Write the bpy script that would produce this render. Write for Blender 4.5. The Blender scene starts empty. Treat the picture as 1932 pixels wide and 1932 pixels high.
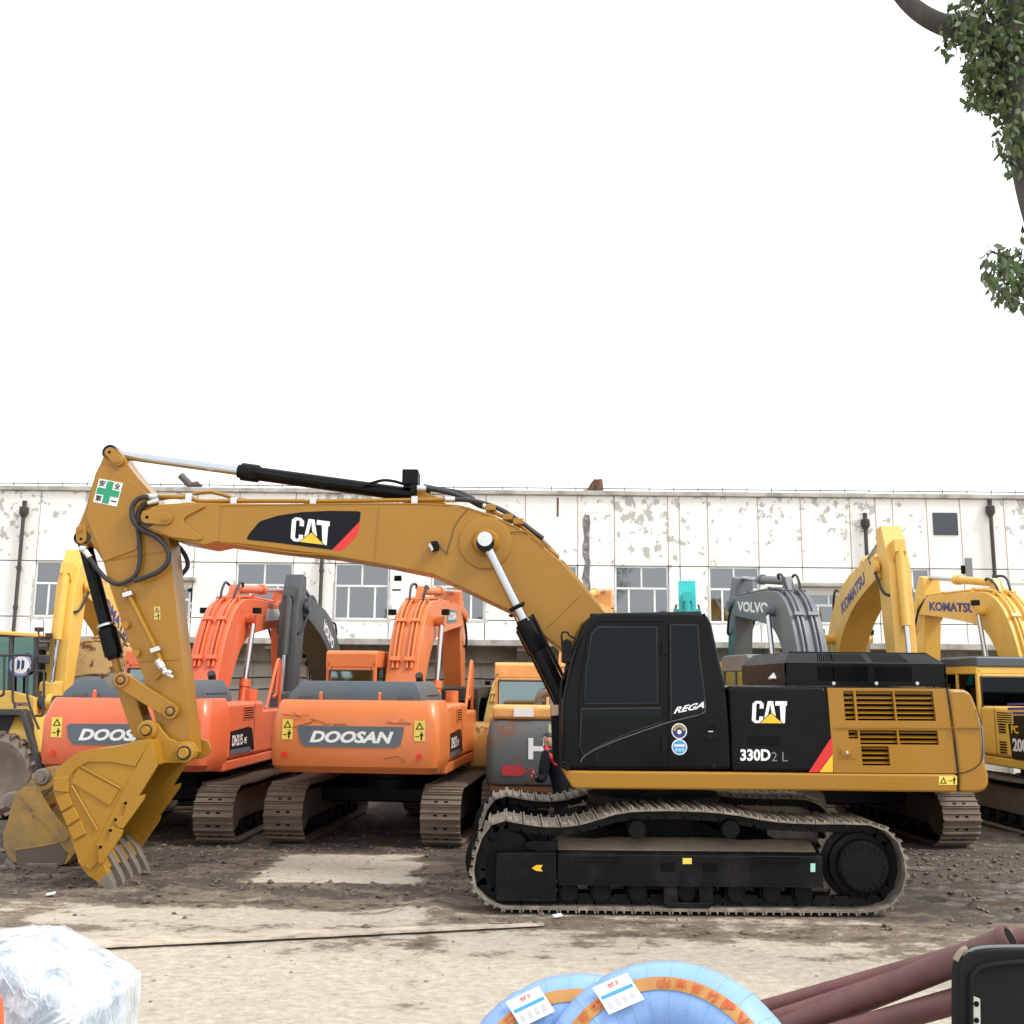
import bpy, bmesh, math, random
from mathutils import Vector, Matrix, noise
R = math.radians
rnd = random.Random(7)
sc = bpy.context.scene
col = sc.collection

# ------------------------------------------------------------------ camera
CAM_H = 2.6
PITCH, ROLL = R(9.43), R(0.52)
FOC = 1934.6                      # focal length in pixels of a 1932 px wide picture
cam_d = bpy.data.cameras.new('camera')
cam = bpy.data.objects.new('camera', cam_d)
col.objects.link(cam)
cam_d.sensor_width = 36.0
cam_d.lens = 36.0 * FOC / 1932.0
cam_d.clip_end = 3000
CAM_M = Matrix.Translation((0, 0, CAM_H)) @ Matrix.Rotation(math.pi / 2 + PITCH, 4, 'X') @ Matrix.Rotation(ROLL, 4, 'Z')
cam.matrix_world = CAM_M
sc.camera = cam

# ------------------------------------------------------------------ sky, sun, exposure
SUN_EL, SUN_AZ = R(50), R(114)    # azimuth clockwise from +Y: to the right
w = bpy.data.worlds.new('World')
sc.world = w
w.use_nodes = True
nt = w.node_tree
bg = nt.nodes['Background']
sky = nt.nodes.new('ShaderNodeTexSky')
sky.sky_type = 'NISHITA'
sky.sun_disc = False
sky.sun_elevation = SUN_EL
sky.sun_rotation = SUN_AZ
sky.air_density = 1.0
sky.dust_density = 6.0
sky.ozone_density = 1.0
hs = nt.nodes.new('ShaderNodeHueSaturation')
hs.inputs['Saturation'].default_value = 0.16
mixw = nt.nodes.new('ShaderNodeMix')
mixw.data_type = 'RGBA'
mixw.inputs[0].default_value = 0.82          # a closed overcast: an even white layer under the blue
mixw.inputs[7].default_value = (9.6, 9.9, 10.2, 1)
nt.links.new(sky.outputs[0], hs.inputs['Color'])
nt.links.new(hs.outputs[0], mixw.inputs[6])
nt.links.new(mixw.outputs[2], bg.inputs['Color'])
bg.inputs['Strength'].default_value = 0.1
sun_d = bpy.data.lights.new('sun', 'SUN')
sun_d.energy = 1.7
sun_d.angle = R(14)
sun_d.color = (1.0, 0.95, 0.87)
sun = bpy.data.objects.new('sun', sun_d)
col.objects.link(sun)
sdir = Vector((math.sin(SUN_AZ) * math.cos(SUN_EL), math.cos(SUN_AZ) * math.cos(SUN_EL), math.sin(SUN_EL)))
sun.rotation_euler = sdir.to_track_quat('Z', 'Y').to_euler()
sun.location = (20, -20, 40)
vs = sc.view_settings
vs.view_transform = 'Standard'
vs.look = 'None'
vs.gamma = 1
vs.use_curve_mapping = False
vs.exposure = 0.85
sc.cycles.max_bounces = 6
sc.cycles.transparent_max_bounces = 10
sc.cycles.caustics_reflective = False
sc.cycles.caustics_refractive = False

# ------------------------------------------------------------------ pixel -> direction helpers
_R3 = CAM_M.to_3x3()
def ray(px, py):
    return _R3 @ Vector(((px - 966) / FOC, -(py - 966) / FOC, -1.0))
def at(px, py, Y):
    d = ray(px, py); t = Y / d.y
    return Vector((d.x * t, Y, CAM_H + d.z * t))
def gnd(px, py, z=0.0):
    d = ray(px, py); t = (z - CAM_H) / d.z
    return Vector((d.x * t, d.y * t, z))
# zoom crops of the photograph (crop coordinates -> 1932 px picture)
Z1 = lambda x, y: (x * .29762, 798.6 + y * .29762)
Z2 = lambda x, y: (x * .29762, 1213.9 + y * .29762)
Z3 = lambda x, y: (415.3 + x * .33069, 830.6 + y * .33069)
Z4 = lambda x, y: (415.3 + x * .33069, 1213.9 + y * .33069)
Z5 = lambda x, y: (862.5 + x * .33069, 862.5 + y * .33069)
Z6 = lambda x, y: (862.5 + x * .33069, 1118.1 + y * .33069)
Z7 = lambda x, y: (1341.7 + x * .30556, 958.3 + y * .30556)
Z8 = lambda x, y: (1341.7 + x * .30556, 1373.6 + y * .30556)
def pts(Z, Y, *xy):
    return [at(*Z(x, y), Y) for x, y in xy]

# ------------------------------------------------------------------ materials
MATS = {}
def mat(name, colr, rough=.45, metal=0., dirt=0., dirtcol=(.16, .12, .085), dscale=2.2, var=.12, bump=0., bscale=40.,
        coat=0., rust=0., spec=.5, stretch=(1, 1, 1), dlo=.48):
    if name in MATS: return MATS[name]
    m = bpy.data.materials.new(name); MATS[name] = m
    m.use_nodes = True
    n = m.node_tree; L = n.links
    b = n.nodes['Principled BSDF']
    b.inputs['Roughness'].default_value = rough
    b.inputs['Metallic'].default_value = metal
    b.inputs['Specular IOR Level'].default_value = spec
    if coat: b.inputs['Coat Weight'].default_value = coat; b.inputs['Coat Roughness'].default_value = .08
    geo = n.nodes.new('ShaderNodeNewGeometry')
    mp = n.nodes.new('ShaderNodeMapping'); mp.inputs['Scale'].default_value = stretch
    L.new(geo.outputs['Position'], mp.inputs['Vector'])
    def nz(scale, detail=6, rough_=.6):
        t = n.nodes.new('ShaderNodeTexNoise'); t.inputs['Scale'].default_value = scale
        t.inputs['Detail'].default_value = detail; t.inputs['Roughness'].default_value = rough_
        L.new(mp.outputs[0], t.inputs['Vector']); return t
    def ramp(src, lo, hi):
        r = n.nodes.new('ShaderNodeMapRange'); r.inputs[1].default_value = lo; r.inputs[2].default_value = hi
        L.new(src, r.inputs[0]); return r.outputs[0]
    def mix(f, a, c, amt=None):
        x = n.nodes.new('ShaderNodeMix'); x.data_type = 'RGBA'
        if isinstance(f, float): x.inputs[0].default_value = f
        else: L.new(f, x.inputs[0])
        for s, v in ((6, a), (7, c)):
            if isinstance(v, tuple): x.inputs[s].default_value = (*v, 1)
            else: L.new(v, x.inputs[s])
        return x.outputs[2]
    lo = tuple(c * (1 - var) for c in colr); hi = tuple(min(1, c * (1 + var)) for c in colr)
    c = mix(ramp(nz(dscale * .6).outputs[0], .3, .7), lo, hi)
    rgh = None
    if rust:
        f = ramp(nz(dscale * 1.7, 8, .7).outputs[0], .66 - rust * .3, .70 - rust * .3)
        c = mix(f, c, (.13, .05, .025)); rgh = f
    if dirt:
        f0 = ramp(nz(dscale, 9, .68).outputs[0], dlo, dlo + .22)
        mu = n.nodes.new('ShaderNodeMath'); mu.operation = 'MULTIPLY'; mu.inputs[1].default_value = dirt
        L.new(f0, mu.inputs[0])
        c = mix(mu.outputs[0], c, dirtcol)
        rr = n.nodes.new('ShaderNodeMapRange'); rr.inputs[3].default_value = rough; rr.inputs[4].default_value = min(1, rough + .45)
        L.new(mu.outputs[0], rr.inputs[0]); L.new(rr.outputs[0], b.inputs['Roughness'])
    L.new(c, b.inputs['Base Color'])
    if bump:
        bp = n.nodes.new('ShaderNodeBump'); bp.inputs['Strength'].default_value = bump; bp.inputs['Distance'].default_value = .02
        L.new(nz(bscale, 8, .65).outputs[0], bp.inputs['Height']); L.new(bp.outputs[0], b.inputs['Normal'])
    return m

def glass(name, tint, gloss=.25, rough=.03, glosscol=(.9, .95, 1.)):
    if name in MATS: return MATS[name]
    m = bpy.data.materials.new(name); MATS[name] = m
    m.use_nodes = True; n = m.node_tree; L = n.links
    for x in list(n.nodes): n.nodes.remove(x)
    o = n.nodes.new('ShaderNodeOutputMaterial')
    t = n.nodes.new('ShaderNodeBsdfTransparent'); t.inputs[0].default_value = (*tint, 1)
    g = n.nodes.new('ShaderNodeBsdfGlossy'); g.inputs['Roughness'].default_value = rough; g.inputs[0].default_value = (*glosscol, 1)
    lw = n.nodes.new('ShaderNodeFresnel'); lw.inputs[0].default_value = 1.5
    ad = n.nodes.new('ShaderNodeMath'); ad.operation = 'ADD'; ad.use_clamp = True; ad.inputs[1].default_value = gloss
    mx = n.nodes.new('ShaderNodeMixShader')
    L.new(lw.outputs[0], ad.inputs[0]); L.new(ad.outputs[0], mx.inputs[0]); L.new(t.outputs[0], mx.inputs[1]); L.new(g.outputs[0], mx.inputs[2])
    L.new(mx.outputs[0], o.inputs[0])
    return m

MUD = (.17, .135, .10)
M_CY = mat('cat_yellow', (.315, .150, .011), .32, dirt=.10, dirtcol=(.25, .13, .03), dscale=1.1, coat=.10, spec=.4, var=.05, dlo=.56)
M_CYB = mat('bucket_yellow', (.33, .165, .012), .44, spec=.4, dirt=.25, dirtcol=(.23, .135, .035), dscale=3, var=.07, dlo=.55)
M_BLK = mat('gloss_black', (.004, .0045, .0055), .20, spec=.14, var=.2, dirt=.06, dirtcol=(.05, .05, .05), dscale=2)
M_BLKM = mat('satin_black', (.005, .005, .0055), .45, spec=.14, dirt=.3, dirtcol=(.03, .026, .022), dscale=3)
M_BLKF = mat('frame_black', (.0055, .0055, .006), .5, spec=.14, dirt=.4, dirtcol=(.045, .038, .032), dscale=2.4)
M_DUST = mat('dried_mud', (.21, .165, .115), .9, dirt=.5, dirtcol=(.12, .09, .065), dscale=7, bump=.5, bscale=30)
M_RUB = mat('rubber', (.018, .018, .02), .55, var=.2)
M_CHR = mat('chrome', (.50, .53, .57), .18, metal=1., var=.02)
M_ZINC = mat('zinc', (.62, .63, .64), .35, metal=.9, var=.08)
M_SHOE = mat('shoe_steel', (.18, .155, .125), .6, metal=.2, dirt=.75, dirtcol=(.46, .40, .31), dscale=6, bump=.3)
M_SHOEB = mat('shoe_brown', (.155, .115, .085), .7, metal=.1, dirt=.6, dirtcol=(.24, .185, .135), dscale=5, bump=.3)
M_LINK = mat('link_black', (.007, .007, .007), .55, spec=.2, dirt=.4, dirtcol=(.07, .055, .045), dscale=8)
M_STEEL = mat('worn_steel', (.23, .2, .165), .5, metal=.4, dirt=.5, dirtcol=(.17, .13, .09), dscale=8, bump=.3)
M_WHITE = mat('white_print', (.78, .78, .78), .4, var=.03)
M_RED = mat('red_print', (.62, .02, .02), .4, var=.05)
M_YEL = mat('yellow_print', (.78, .46, .02), .4, var=.05)
M_SYEL = mat('sticker_yellow', (.78, .6, .1), .45, var=.08)
M_DBLK = mat('decal_black', (.006, .007, .010), .4, spec=.15, var=.1)
M_DGRN = mat('sticker_green', (.01, .27, .13), .4, var=.05)
M_BLUE = mat('sticker_blue', (.05, .28, .62), .4, var=.05)
M_NAVY = mat('sticker_navy', (.02, .03, .13), .4, var=.05)
M_GLS = glass('tinted_glass', (.02, .022, .024), .0, .02, (.40, .47, .50))
M_PGL = glass('pale_glass', (.36, .44, .43), .20, .05, (.75, .9, .9))
M_GGL = glass('green_glass', (.16, .34, .29), .12, .05, (.6, .9, .8))
M_BGL = glass('building_glass', (.42, .43, .43), .17, .03, (.86, .89, .9))
M_DARK = mat('dark_inside', (.004, .004, .004), .8, var=.2, spec=.1)
M_SEAT = mat('seat_fabric', (.04, .04, .045), .9)

# ------------------------------------------------------------------ mesh building
class MB:
    def __init__(s): s.v = []; s.f = []
    def add(s, vs_, fs):
        o = len(s.v); s.v += [Vector(p) for p in vs_]; s.f += [[i + o for i in f] for f in fs]; return s
    def box(s, x0, x1, y0, y1, z0, z1):
        return s.add([(x0, y0, z0), (x1, y0, z0), (x1, y1, z0), (x0, y1, z0), (x0, y0, z1), (x1, y0, z1), (x1, y1, z1), (x0, y1, z1)],
                     [(0, 3, 2, 1), (4, 5, 6, 7), (0, 1, 5, 4), (1, 2, 6, 5), (2, 3, 7, 6), (3, 0, 4, 7)])
    def obox(s, c, ax, ay, az):
        c = Vector(c); ax, ay, az = Vector(ax), Vector(ay), Vector(az)
        p = [c + i * ax + j * ay + k * az for k in (-1, 1) for i, j in ((-1, -1), (1, -1), (1, 1), (-1, 1))]
        return s.add(p, [(0, 3, 2, 1), (4, 5, 6, 7), (0, 1, 5, 4), (1, 2, 6, 5), (2, 3, 7, 6), (3, 0, 4, 7)])
    def prism(s, poly, vec):
        poly = [Vector(p) for p in poly]; vec = Vector(vec); n = len(poly)
        nrm = Vector((0, 0, 0))
        for i in range(n): nrm += poly[i].cross(poly[(i + 1) % n])
        if nrm.dot(vec) > 0: poly = poly[::-1]
        return s.add(poly + [p + vec for p in poly], [list(range(n)), list(range(2 * n - 1, n - 1, -1))] +
                     [[(i + 1) % n, i, i + n, (i + 1) % n + n] for i in range(n)])
    def loft(s, rings, close=True, caps=True):
        n = len(rings[0]); vv = [p for r in rings for p in r]; ff = []
        for k in range(len(rings) - 1):
            for i in range(n if close else n - 1):
                j = (i + 1) % n
                ff.append([k * n + i, k * n + j, (k + 1) * n + j, (k + 1) * n + i])
        if caps: ff += [list(range(n - 1, -1, -1)), list(range((len(rings) - 1) * n, len(rings) * n))]
        return s.add(vv, ff)
    def cyl(s, p0, p1, r0, r1=None, n=16):
        p0, p1 = Vector(p0), Vector(p1); r1 = r0 if r1 is None else r1
        d = (p1 - p0).normalized(); a = d.orthogonal().normalized(); b = d.cross(a)
        ring = lambda p, r: [p + a * (r * math.cos(2 * math.pi * i / n)) + b * (r * math.sin(2 * math.pi * i / n)) for i in range(n)]
        return s.loft([ring(p0, r0), ring(p1, r1)])
    def lathe(s, p0, d, prof, n=20):
        p0 = Vector(p0); d = Vector(d).normalized(); a = d.orthogonal().normalized(); b = d.cross(a)
        return s.loft([[p0 + d * t + a * (r * math.cos(2 * math.pi * i / n)) + b * (r * math.sin(2 * math.pi * i / n)) for i in range(n)] for t, r in prof])
    def tube(s, P, r, n=8, smooth=0):
        P = [Vector(p) for p in P]
        if smooth: P = catmull(P, smooth)
        d0 = (P[1] - P[0]).normalized(); a = d0.orthogonal().normalized(); rings = []
        for i, p in enumerate(P):
            d = (P[min(i + 1, len(P) - 1)] - P[max(i - 1, 0)]).normalized()
            a = (a - d * a.dot(d)).normalized(); b = d.cross(a)
            rr = r(i / (len(P) - 1)) if callable(r) else r
            rings.append([p + a * (rr * math.cos(2 * math.pi * k / n)) + b * (rr * math.sin(2 * math.pi * k / n)) for k in range(n)])
        return s.loft(rings)
    def mesh(s, name, off=None, M=None, smooth=40):
        v = s.v
        if M is not None: v = [M @ p for p in v]
        if off is not None: v = [p - off for p in v]
        me = bpy.data.meshes.new(name)
        me.from_pydata([tuple(p) for p in v], [], s.f)
        bm = bmesh.new(); bm.from_mesh(me); bmesh.ops.recalc_face_normals(bm, faces=bm.faces); bm.to_mesh(me); bm.free()
        if smooth:
            me.shade_smooth(); me.set_sharp_from_angle(angle=R(smooth))
        return me
    def build(s, name, m, parent=None, off=None, M=None, bev=0., seg=2, smooth=40):
        if off is None and parent is not None: off = ORG.get(parent.name)
        me = s.mesh(name, off, M, smooth)
        return link(name, me, m, parent, bev, seg)
ORG = {}
def link(name, me, m, parent=None, bev=0., seg=2):
    o = bpy.data.objects.new(name, me); col.objects.link(o)
    if m and not me.materials: me.materials.append(m)
    if parent is not None:
        o.parent = parent
        if parent.name in ORG: ORG[o.name] = ORG[parent.name]
    if bev:
        b = o.modifiers.new('bevel', 'BEVEL'); b.width = bev; b.segments = seg; b.limit_method = 'ANGLE'; b.angle_limit = R(35)
        b.harden_normals = True; b.use_clamp_overlap = True
    return o
def catmull(P, k):
    P = [Vector(p) for p in P]; out = []
    for i in range(len(P) - 1):
        p0, p1, p2, p3 = P[max(i - 1, 0)], P[i], P[i + 1], P[min(i + 2, len(P) - 1)]
        for j in range(k):
            t = j / k
            out.append(.5 * ((2 * p1) + (p2 - p0) * t + (2 * p0 - 5 * p1 + 4 * p2 - p3) * t * t + (3 * p1 - p0 - 3 * p2 + p3) * t ** 3))
    return out + [P[-1]]
def tag(o, label, cat, group=None, kind=None):
    if label: o['label'] = label
    if cat: o['category'] = cat
    if group: o['group'] = group
    if kind: o['kind'] = kind
    return o
def thing(name, label, cat, loc, rz=0., group=None):
    o = bpy.data.objects.new(name, None); col.objects.link(o)
    o.empty_display_size = .3
    o.location = loc; o.rotation_euler = (0, 0, rz)
    tag(o, label, cat, group)
    if rz == 0: ORG[o.name] = Vector(loc)
    return o
def text(s, name, m, parent, p00, p10, p01, bold=.0, shear=0., thick=.004, outline=False):
    """lettering fitted into the parallelogram p00 (low left), p10 (low right), p01 (top left)"""
    c = bpy.data.curves.new('t', 'FONT'); c.body = s; c.offset = bold; c.shear = shear; c.resolution_u = 3
    o = bpy.data.objects.new('t', c); col.objects.link(o)
    bpy.context.view_layer.update()
    me = bpy.data.meshes.new_from_object(o.evaluated_get(bpy.context.evaluated_depsgraph_get()))
    bpy.data.objects.remove(o); bpy.data.curves.remove(c)
    X = [v.co.x for v in me.vertices]; Yv = [v.co.y for v in me.vertices]
    x0, x1, y0, y1 = min(X), max(X), min(Yv), max(Yv)
    p00, p10, p01 = Vector(p00), Vector(p10), Vector(p01)
    off = ORG.get(parent.name, Vector((0, 0, 0)))
    nrm = (p10 - p00).cross(p01 - p00).normalized() * thick
    for v in me.vertices:
        u, k = (v.co.x - x0) / (x1 - x0), (v.co.y - y0) / (y1 - y0)
        v.co = p00 + (p10 - p00) * u + (p01 - p00) * k + nrm - off
    me.name = name
    return link(name, me, m, parent)
def textpx(s, name, m, parent, Y, a, b, c, **k):
    return text(s, name, m, parent, at(*a, Y), at(*b, Y), at(*c, Y), **k)

# ------------------------------------------------------------------ shared machine pieces
def panel_holes(quad, holes, vec):
    TL, TR, BR, BL = [Vector(p) for p in quad]; vec = Vector(vec)
    us = sorted({0., 1.} | {h[0] for h in holes} | {h[1] for h in holes}); ws = sorted({0., 1.} | {h[2] for h in holes} | {h[3] for h in holes})
    P = lambda u, v: (TL * (1 - u) + TR * u) * (1 - v) + (BL * (1 - u) + BR * u) * v
    nu = len(us); mb = MB(); vv = [P(u, v) for v in ws for u in us]; n = len(vv); vv += [p + vec for p in vv]; ff = []; edges = {}
    for j in range(len(ws) - 1):
        for i in range(nu - 1):
            cu, cv = (us[i] + us[i + 1]) / 2, (ws[j] + ws[j + 1]) / 2
            if any(h[0] < cu < h[1] and h[2] < cv < h[3] for h in holes): continue
            q = [j * nu + i, j * nu + i + 1, (j + 1) * nu + i + 1, (j + 1) * nu + i]
            ff.append(q); ff.append([k + n for k in q[::-1]])
            for a, b in zip(q, q[1:] + q[:1]): edges.setdefault((min(a, b), max(a, b)), []).append((a, b))
    for e in edges.values():
        if len(e) == 1: a, b = e[0]; ff.append([b, a, a + n, b + n])
    mb.add(vv, ff)
    return mb

def shoe_mesh(pitch, width, th=.018, gr=.032):
    p = pitch * .98 / 2
    prof = [(-p, 0), (p, 0), (p, th + gr), (p * .84, th + gr), (p * .76, th), (p * .12, th), (p * .06, th + gr * .8), (-p * .06, th + gr * .8), (-p * .12, th),
            (-p * .70, th), (-p * .76, th + gr * .8), (-p * .88, th + gr * .8), (-p * .94, th), (-p, th)]
    m = MB().prism([(x, -width / 2, z) for x, z in prof], (0, width, 0))
    return m.mesh('track_shoe', smooth=0)

def resample(path, n):
    P = [Vector((a, 0, b)) for a, b in path]; P.append(P[0]); L = [0]
    for a, b in zip(P, P[1:]): L.append(L[-1] + (b - a).length)
    out = []; k = 0
    for i in range(n):
        s = L[-1] * i / n
        while L[k + 1] < s: k += 1
        out.append(P[k].lerp(P[k + 1], (s - L[k]) / (L[k + 1] - L[k])))
    return out, L[-1]

def make_track(root, path, yc, width, n, mshoe, mlink, inset=.05, detail=True, smesh=None, depth=.11):
    """path: closed (x,z) outline of the outer shoe faces, running forward along the bottom"""
    P, L = resample(path, n); pitch = L / n
    org = ORG.get(root.name, Vector((0, 0, 0)))
    mb = MB(); fr = []
    for i in range(n):
        a, b = P[i], P[(i + 1) % n]
        t = (P[(i + 1) % n] - P[i]).normalized(); o = Vector((t.z, 0, -t.x)); c = (a + b) / 2 - o * inset; c.y = yc
        fr.append((c, t, o))
        for sy in (-1, 1):
            mb.obox(c - o * (depth / 2) + Vector((0, sy * .10, 0)), t * pitch * .44, Vector((0, .035, 0)), o * (depth / 2))
        mb.cyl(c - o * depth * .5 + t * pitch * .5 - Vector((0, .15, 0)), c - o * depth * .5 + t * pitch * .5 + Vector((0, .15, 0)), .03, n=6)
    tr = mb.build('track', mlink, root, smooth=30)
    if detail:
        sm = smesh or shoe_mesh(pitch, width)
        if not sm.materials: sm.materials.append(mshoe)
        for c, t, o in fr:
            ob = bpy.data.objects.new('track_shoe', sm); col.objects.link(ob); ob.parent = tr
            q = Matrix((t, -Vector((0, 1, 0)), o)).transposed().to_4x4(); q.translation = c - org
            ob.matrix_local = q
    else:
        mb = MB()
        for c, t, o in fr: mb.obox(c + o * .02, t * pitch * .49, Vector((0, width / 2, 0)), o * .02)
        mb.build('track_shoe_belt', mshoe, tr, smooth=0)
    return tr

# ------------------------------------------------------------------ the big yellow and black excavator
YN = gnd(1300, 1727).y                      # outer edge of the near track on the ground
CATX = at(1270, 1600, YN).x
CC = YN + 1.67                              # centre line
cat = thing('excavator', 'large yellow excavator with glossy black cab, boom stretched out and bucket teeth on the ground', 'excavator', (CATX, CC, 0))
YT = YN + .375
near = [(948, 1722), (1100, 1724), (1300, 1726.5), (1500, 1728), (1640, 1729), (1680, 1722), (1706, 1695), (1719, 1650), (1712, 1600), (1690, 1568), (1655, 1549), (1600, 1546), (1540, 1546), (1480, 1544), (1430, 1537), (1385, 1528), (1330, 1523), (1260, 1521), (1200, 1522), (1165, 1526), (1130, 1537), (1100, 1547), (1060, 1552), (1020, 1551), (980, 1545), (948, 1538), (925, 1545), (905, 1568), (891, 1605), (884, 1645), (887, 1680), (905, 1702), (925, 1714)]
pth = [(p.x, max(p.z, .0)) for p in (at(x, y, YN) for x, y in near)]
sm_cat = shoe_mesh(.212, .75, .02, .035)
make_track(cat, pth, YT, .75, 54, M_SHOE, M_LINK, inset=.055, smesh=sm_cat, depth=.12)
make_track(cat, pth, YN + 3.34 - .375, .75, 54, M_SHOE, M_LINK, inset=.055, smesh=sm_cat, depth=.12)
YF = YN + .10
XB = lambda px: at(px, 1640, YF).x
zb, zt, zs = at(1300, 1670, YF).z, at(1300, 1614, YF).z, at(1300, 1581, YF + .33).z
for side in (0, 1):
    fy = (lambda y: y) if side == 0 else (lambda y: 2 * CC - y)
    def sec(mb, x0, x1, prof):
        mb.prism([(x0, fy(y), z) for y, z in prof], (x1 - x0, 0, 0)); return mb
    f = sec(MB(), XB(1052), XB(1553), [(YF, zb), (YF, zt), (YF + .30, zs - .03), (YF + .55, zs - .03), (YF + .55, zb)]).build('track_frame', M_BLKF, cat, bev=.012)
    sec(MB(), XB(1054), XB(1545), [(YF + .02, zt + .006), (YF + .31, zs - .02), (YF + .54, zs - .02), (YF + .54, zs - .03), (YF + .3, zs - .035), (YF + .02, zt - .01)]).build('dried_mud_layer', M_DUST, f)
    sec(MB(), XB(1054), XB(1552), [(YF - .03, zb - .01), (YF - .03, zb + .012), (YF + .1, zb + .012), (YF + .1, zb - .01)]).build('lower_flange', M_BLKF, f)
    fz0, fz1 = at(990, 1702, YF).z, at(990, 1609, YF).z
    MB().prism([(XB(935), fy(YF - .01), fz0), (XB(935), fy(YF - .01), fz1), (XB(1050), fy(YF - .01), fz1 + .01), (XB(1050), fy(YF - .01), fz0)], (0, .5 if side == 0 else -.5, 0)).build('idler_guard', M_BLKF, f, bev=.02)
    # top fork over the idler
    MB().prism([(XB(1000), fy(YF + .05), fz1 + .02), (XB(1052), fy(YF + .05), fz1 + .02), (XB(1052), fy(YF + .05), fz1 + .12), (XB(1005), fy(YF + .05), fz1 + .13), (XB(985), fy(YF + .05), fz1 + .09)], (0, .08 if side == 0 else -.08, 0)).build('fork_plate', M_BLKF, f, bev=.01)
    ic = at(948, 1632, YN)
    MB().lathe((ic.x, fy(YT - .13), ic.z), (0, 1, 0), [(0, .1), (0, .36), (.05, .40), (.09, .40), (.09, .44), (.17, .44), (.17, .40), (.21, .40), (.26, .36), (.26, .1)], 36).build('idler', M_BLKM, cat)
    # sprocket with teeth, and the bolted final drive hub
    spx = at(1633.5, 1637, YN); teeth = []
    for i in range(22 * 4):
        a = 2 * math.pi * i / 88; r_ = .50 if i % 4 in (0, 1) else .44
        teeth.append((spx.x + r_ * math.cos(a), fy(YT - .04), spx.z + r_ * math.sin(a)))
    sp = MB().prism(teeth, (0, .08 if side == 0 else -.08, 0)).build('sprocket', M_STEEL, cat)
    d = (0, -1, 0) if side == 0 else (0, 1, 0)
    hub = MB().lathe((spx.x, fy(YT - .04), spx.z), d, [(0, .42), (.05, .42), (.07, .36), (.15, .36), (.17, .30), (.25, .30), (.27, .285), (.29, .27), (.29, 0.001)], 40).build('final_drive', M_BLKM, cat)
    for i in range(20):
        a = 2 * math.pi * i / 20
        for rr, yy, s_ in ((.245, .29, .016), (.33, .15, .013)):
            c = Vector((spx.x + rr * math.cos(a), fy(YT - .04 - yy), spx.z + rr * math.sin(a)))
            MB().cyl(c, c + Vector(d) * .022, s_, n=6).build('bolt', M_BLKF, hub)
    for px in (1074, 1135, 1206, 1299, 1394, 1461, 1522):
        c = at(px, 1688, YN)
        MB().lathe((c.x, fy(YN + .12), c.z), (0, 1, 0) if side == 0 else (0, -1, 0), [(0, .06), (0, .10), (.08, .10), (.08, .12), (.12, .125), (.12, .095), (.4, .095), (.4, .125), (.44, .12), (.44, .06)], 18).build('track_roller', M_BLKM, cat)
    for px in (1205, 1384):
        c = at(px, 1568, YN)
        MB().lathe((c.x, fy(YN + .14), c.z), (0, 1, 0) if side == 0 else (0, -1, 0), [(0, .06), (0, .10), (.015, .108), (.2, .108), (.2, .07), (.5, .07), (.5, .05)], 20).build('carrier_roller', M_BLKM, cat)
    a = at(1252, 1690, YF); b = at(1345, 1712, YF)
    g = MB()
    for x0, x1 in ((a.x, a.x + .16), (b.x - .16, b.x)):
        g.prism([(x0, fy(YF - .02), zb - .012), (x1, fy(YF - .02), zb - .012), (x1, fy(YF - .02), b.z + .04), (x0, fy(YF - .02), b.z + .04)], (0, .06 if side == 0 else -.06, 0))
    g.prism([(a.x, fy(YF - .03), b.z + .05), (b.x, fy(YF - .03), b.z + .05), (b.x - .06, fy(YF - .03), b.z - .03), (a.x + .06, fy(YF - .03), b.z - .03)], (0, .08 if side == 0 else -.08, 0))
    g.build('track_guide', M_BLKF, f, bev=.008)
    for px, py, ww, hh in ((1260.5, 1636, 13, 8), (1340, 1636, 14, 8)):
        q = [at(px - ww, py - hh, YF - .003), at(px + ww, py - hh, YF - .003), at(px + ww, py + hh, YF - .003), at(px - ww, py + hh, YF - .003)]
        MB().prism([(p.x, fy(p.y), p.z) for p in q], (0, -.004 if side == 0 else .004, 0)).build('pocket', M_DARK, f)
    for px0, px1 in ((1087, 1171), (1422, 1511)):
        q0, q1 = at(px0, 1620, YF), at(px1, 1620, YF); st = MB(); nn = 18
        for k in range(nn):
            x = q0.x + (q1.x - q0.x) * k / nn
            st.prism([(x, fy(YF - .05), q0.z), (x + (q1.x - q0.x) / nn * .55, fy(YF - .05), q0.z), (x + (q1.x - q0.x) / nn * .4, fy(YF - .05), q0.z + .018), (x + .008, fy(YF - .05), q0.z + .018)], (0, .06 if side == 0 else -.06, 0))
        st.box(q0.x, q1.x, min(fy(YF - .05), fy(YF)), max(fy(YF - .05), fy(YF)), q0.z - .012, q0.z)
        st.build('step', M_BLKF, f)
# stickers on the near frame
fr0 = [o for o in cat.children if o.name.startswith('track_frame')][0]
def decal(px, Y, m, name, parent, th=.004):
    return MB().prism([at(x, y, Y) for x, y in px], (0, -th, 0)).build(name, m, parent, smooth=0)
decal([(1003, 1638), (1012, 1632), (1024, 1632), (1020, 1638), (1024, 1644), (1012, 1643)], YF - .013, M_YEL, 'arrow_sticker', fr0)
decal([(1288, 1619), (1305, 1619), (1305, 1630), (1288, 1630)], YF - .002, M_SYEL, 'warning_sticker', fr0)
decal([(1529, 1629), (1538, 1629), (1538, 1645), (1529, 1645)], YF - .002, mat('sticker_mint', (.35, .7, .6), .5), 'inspection_sticker', fr0)

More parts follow.
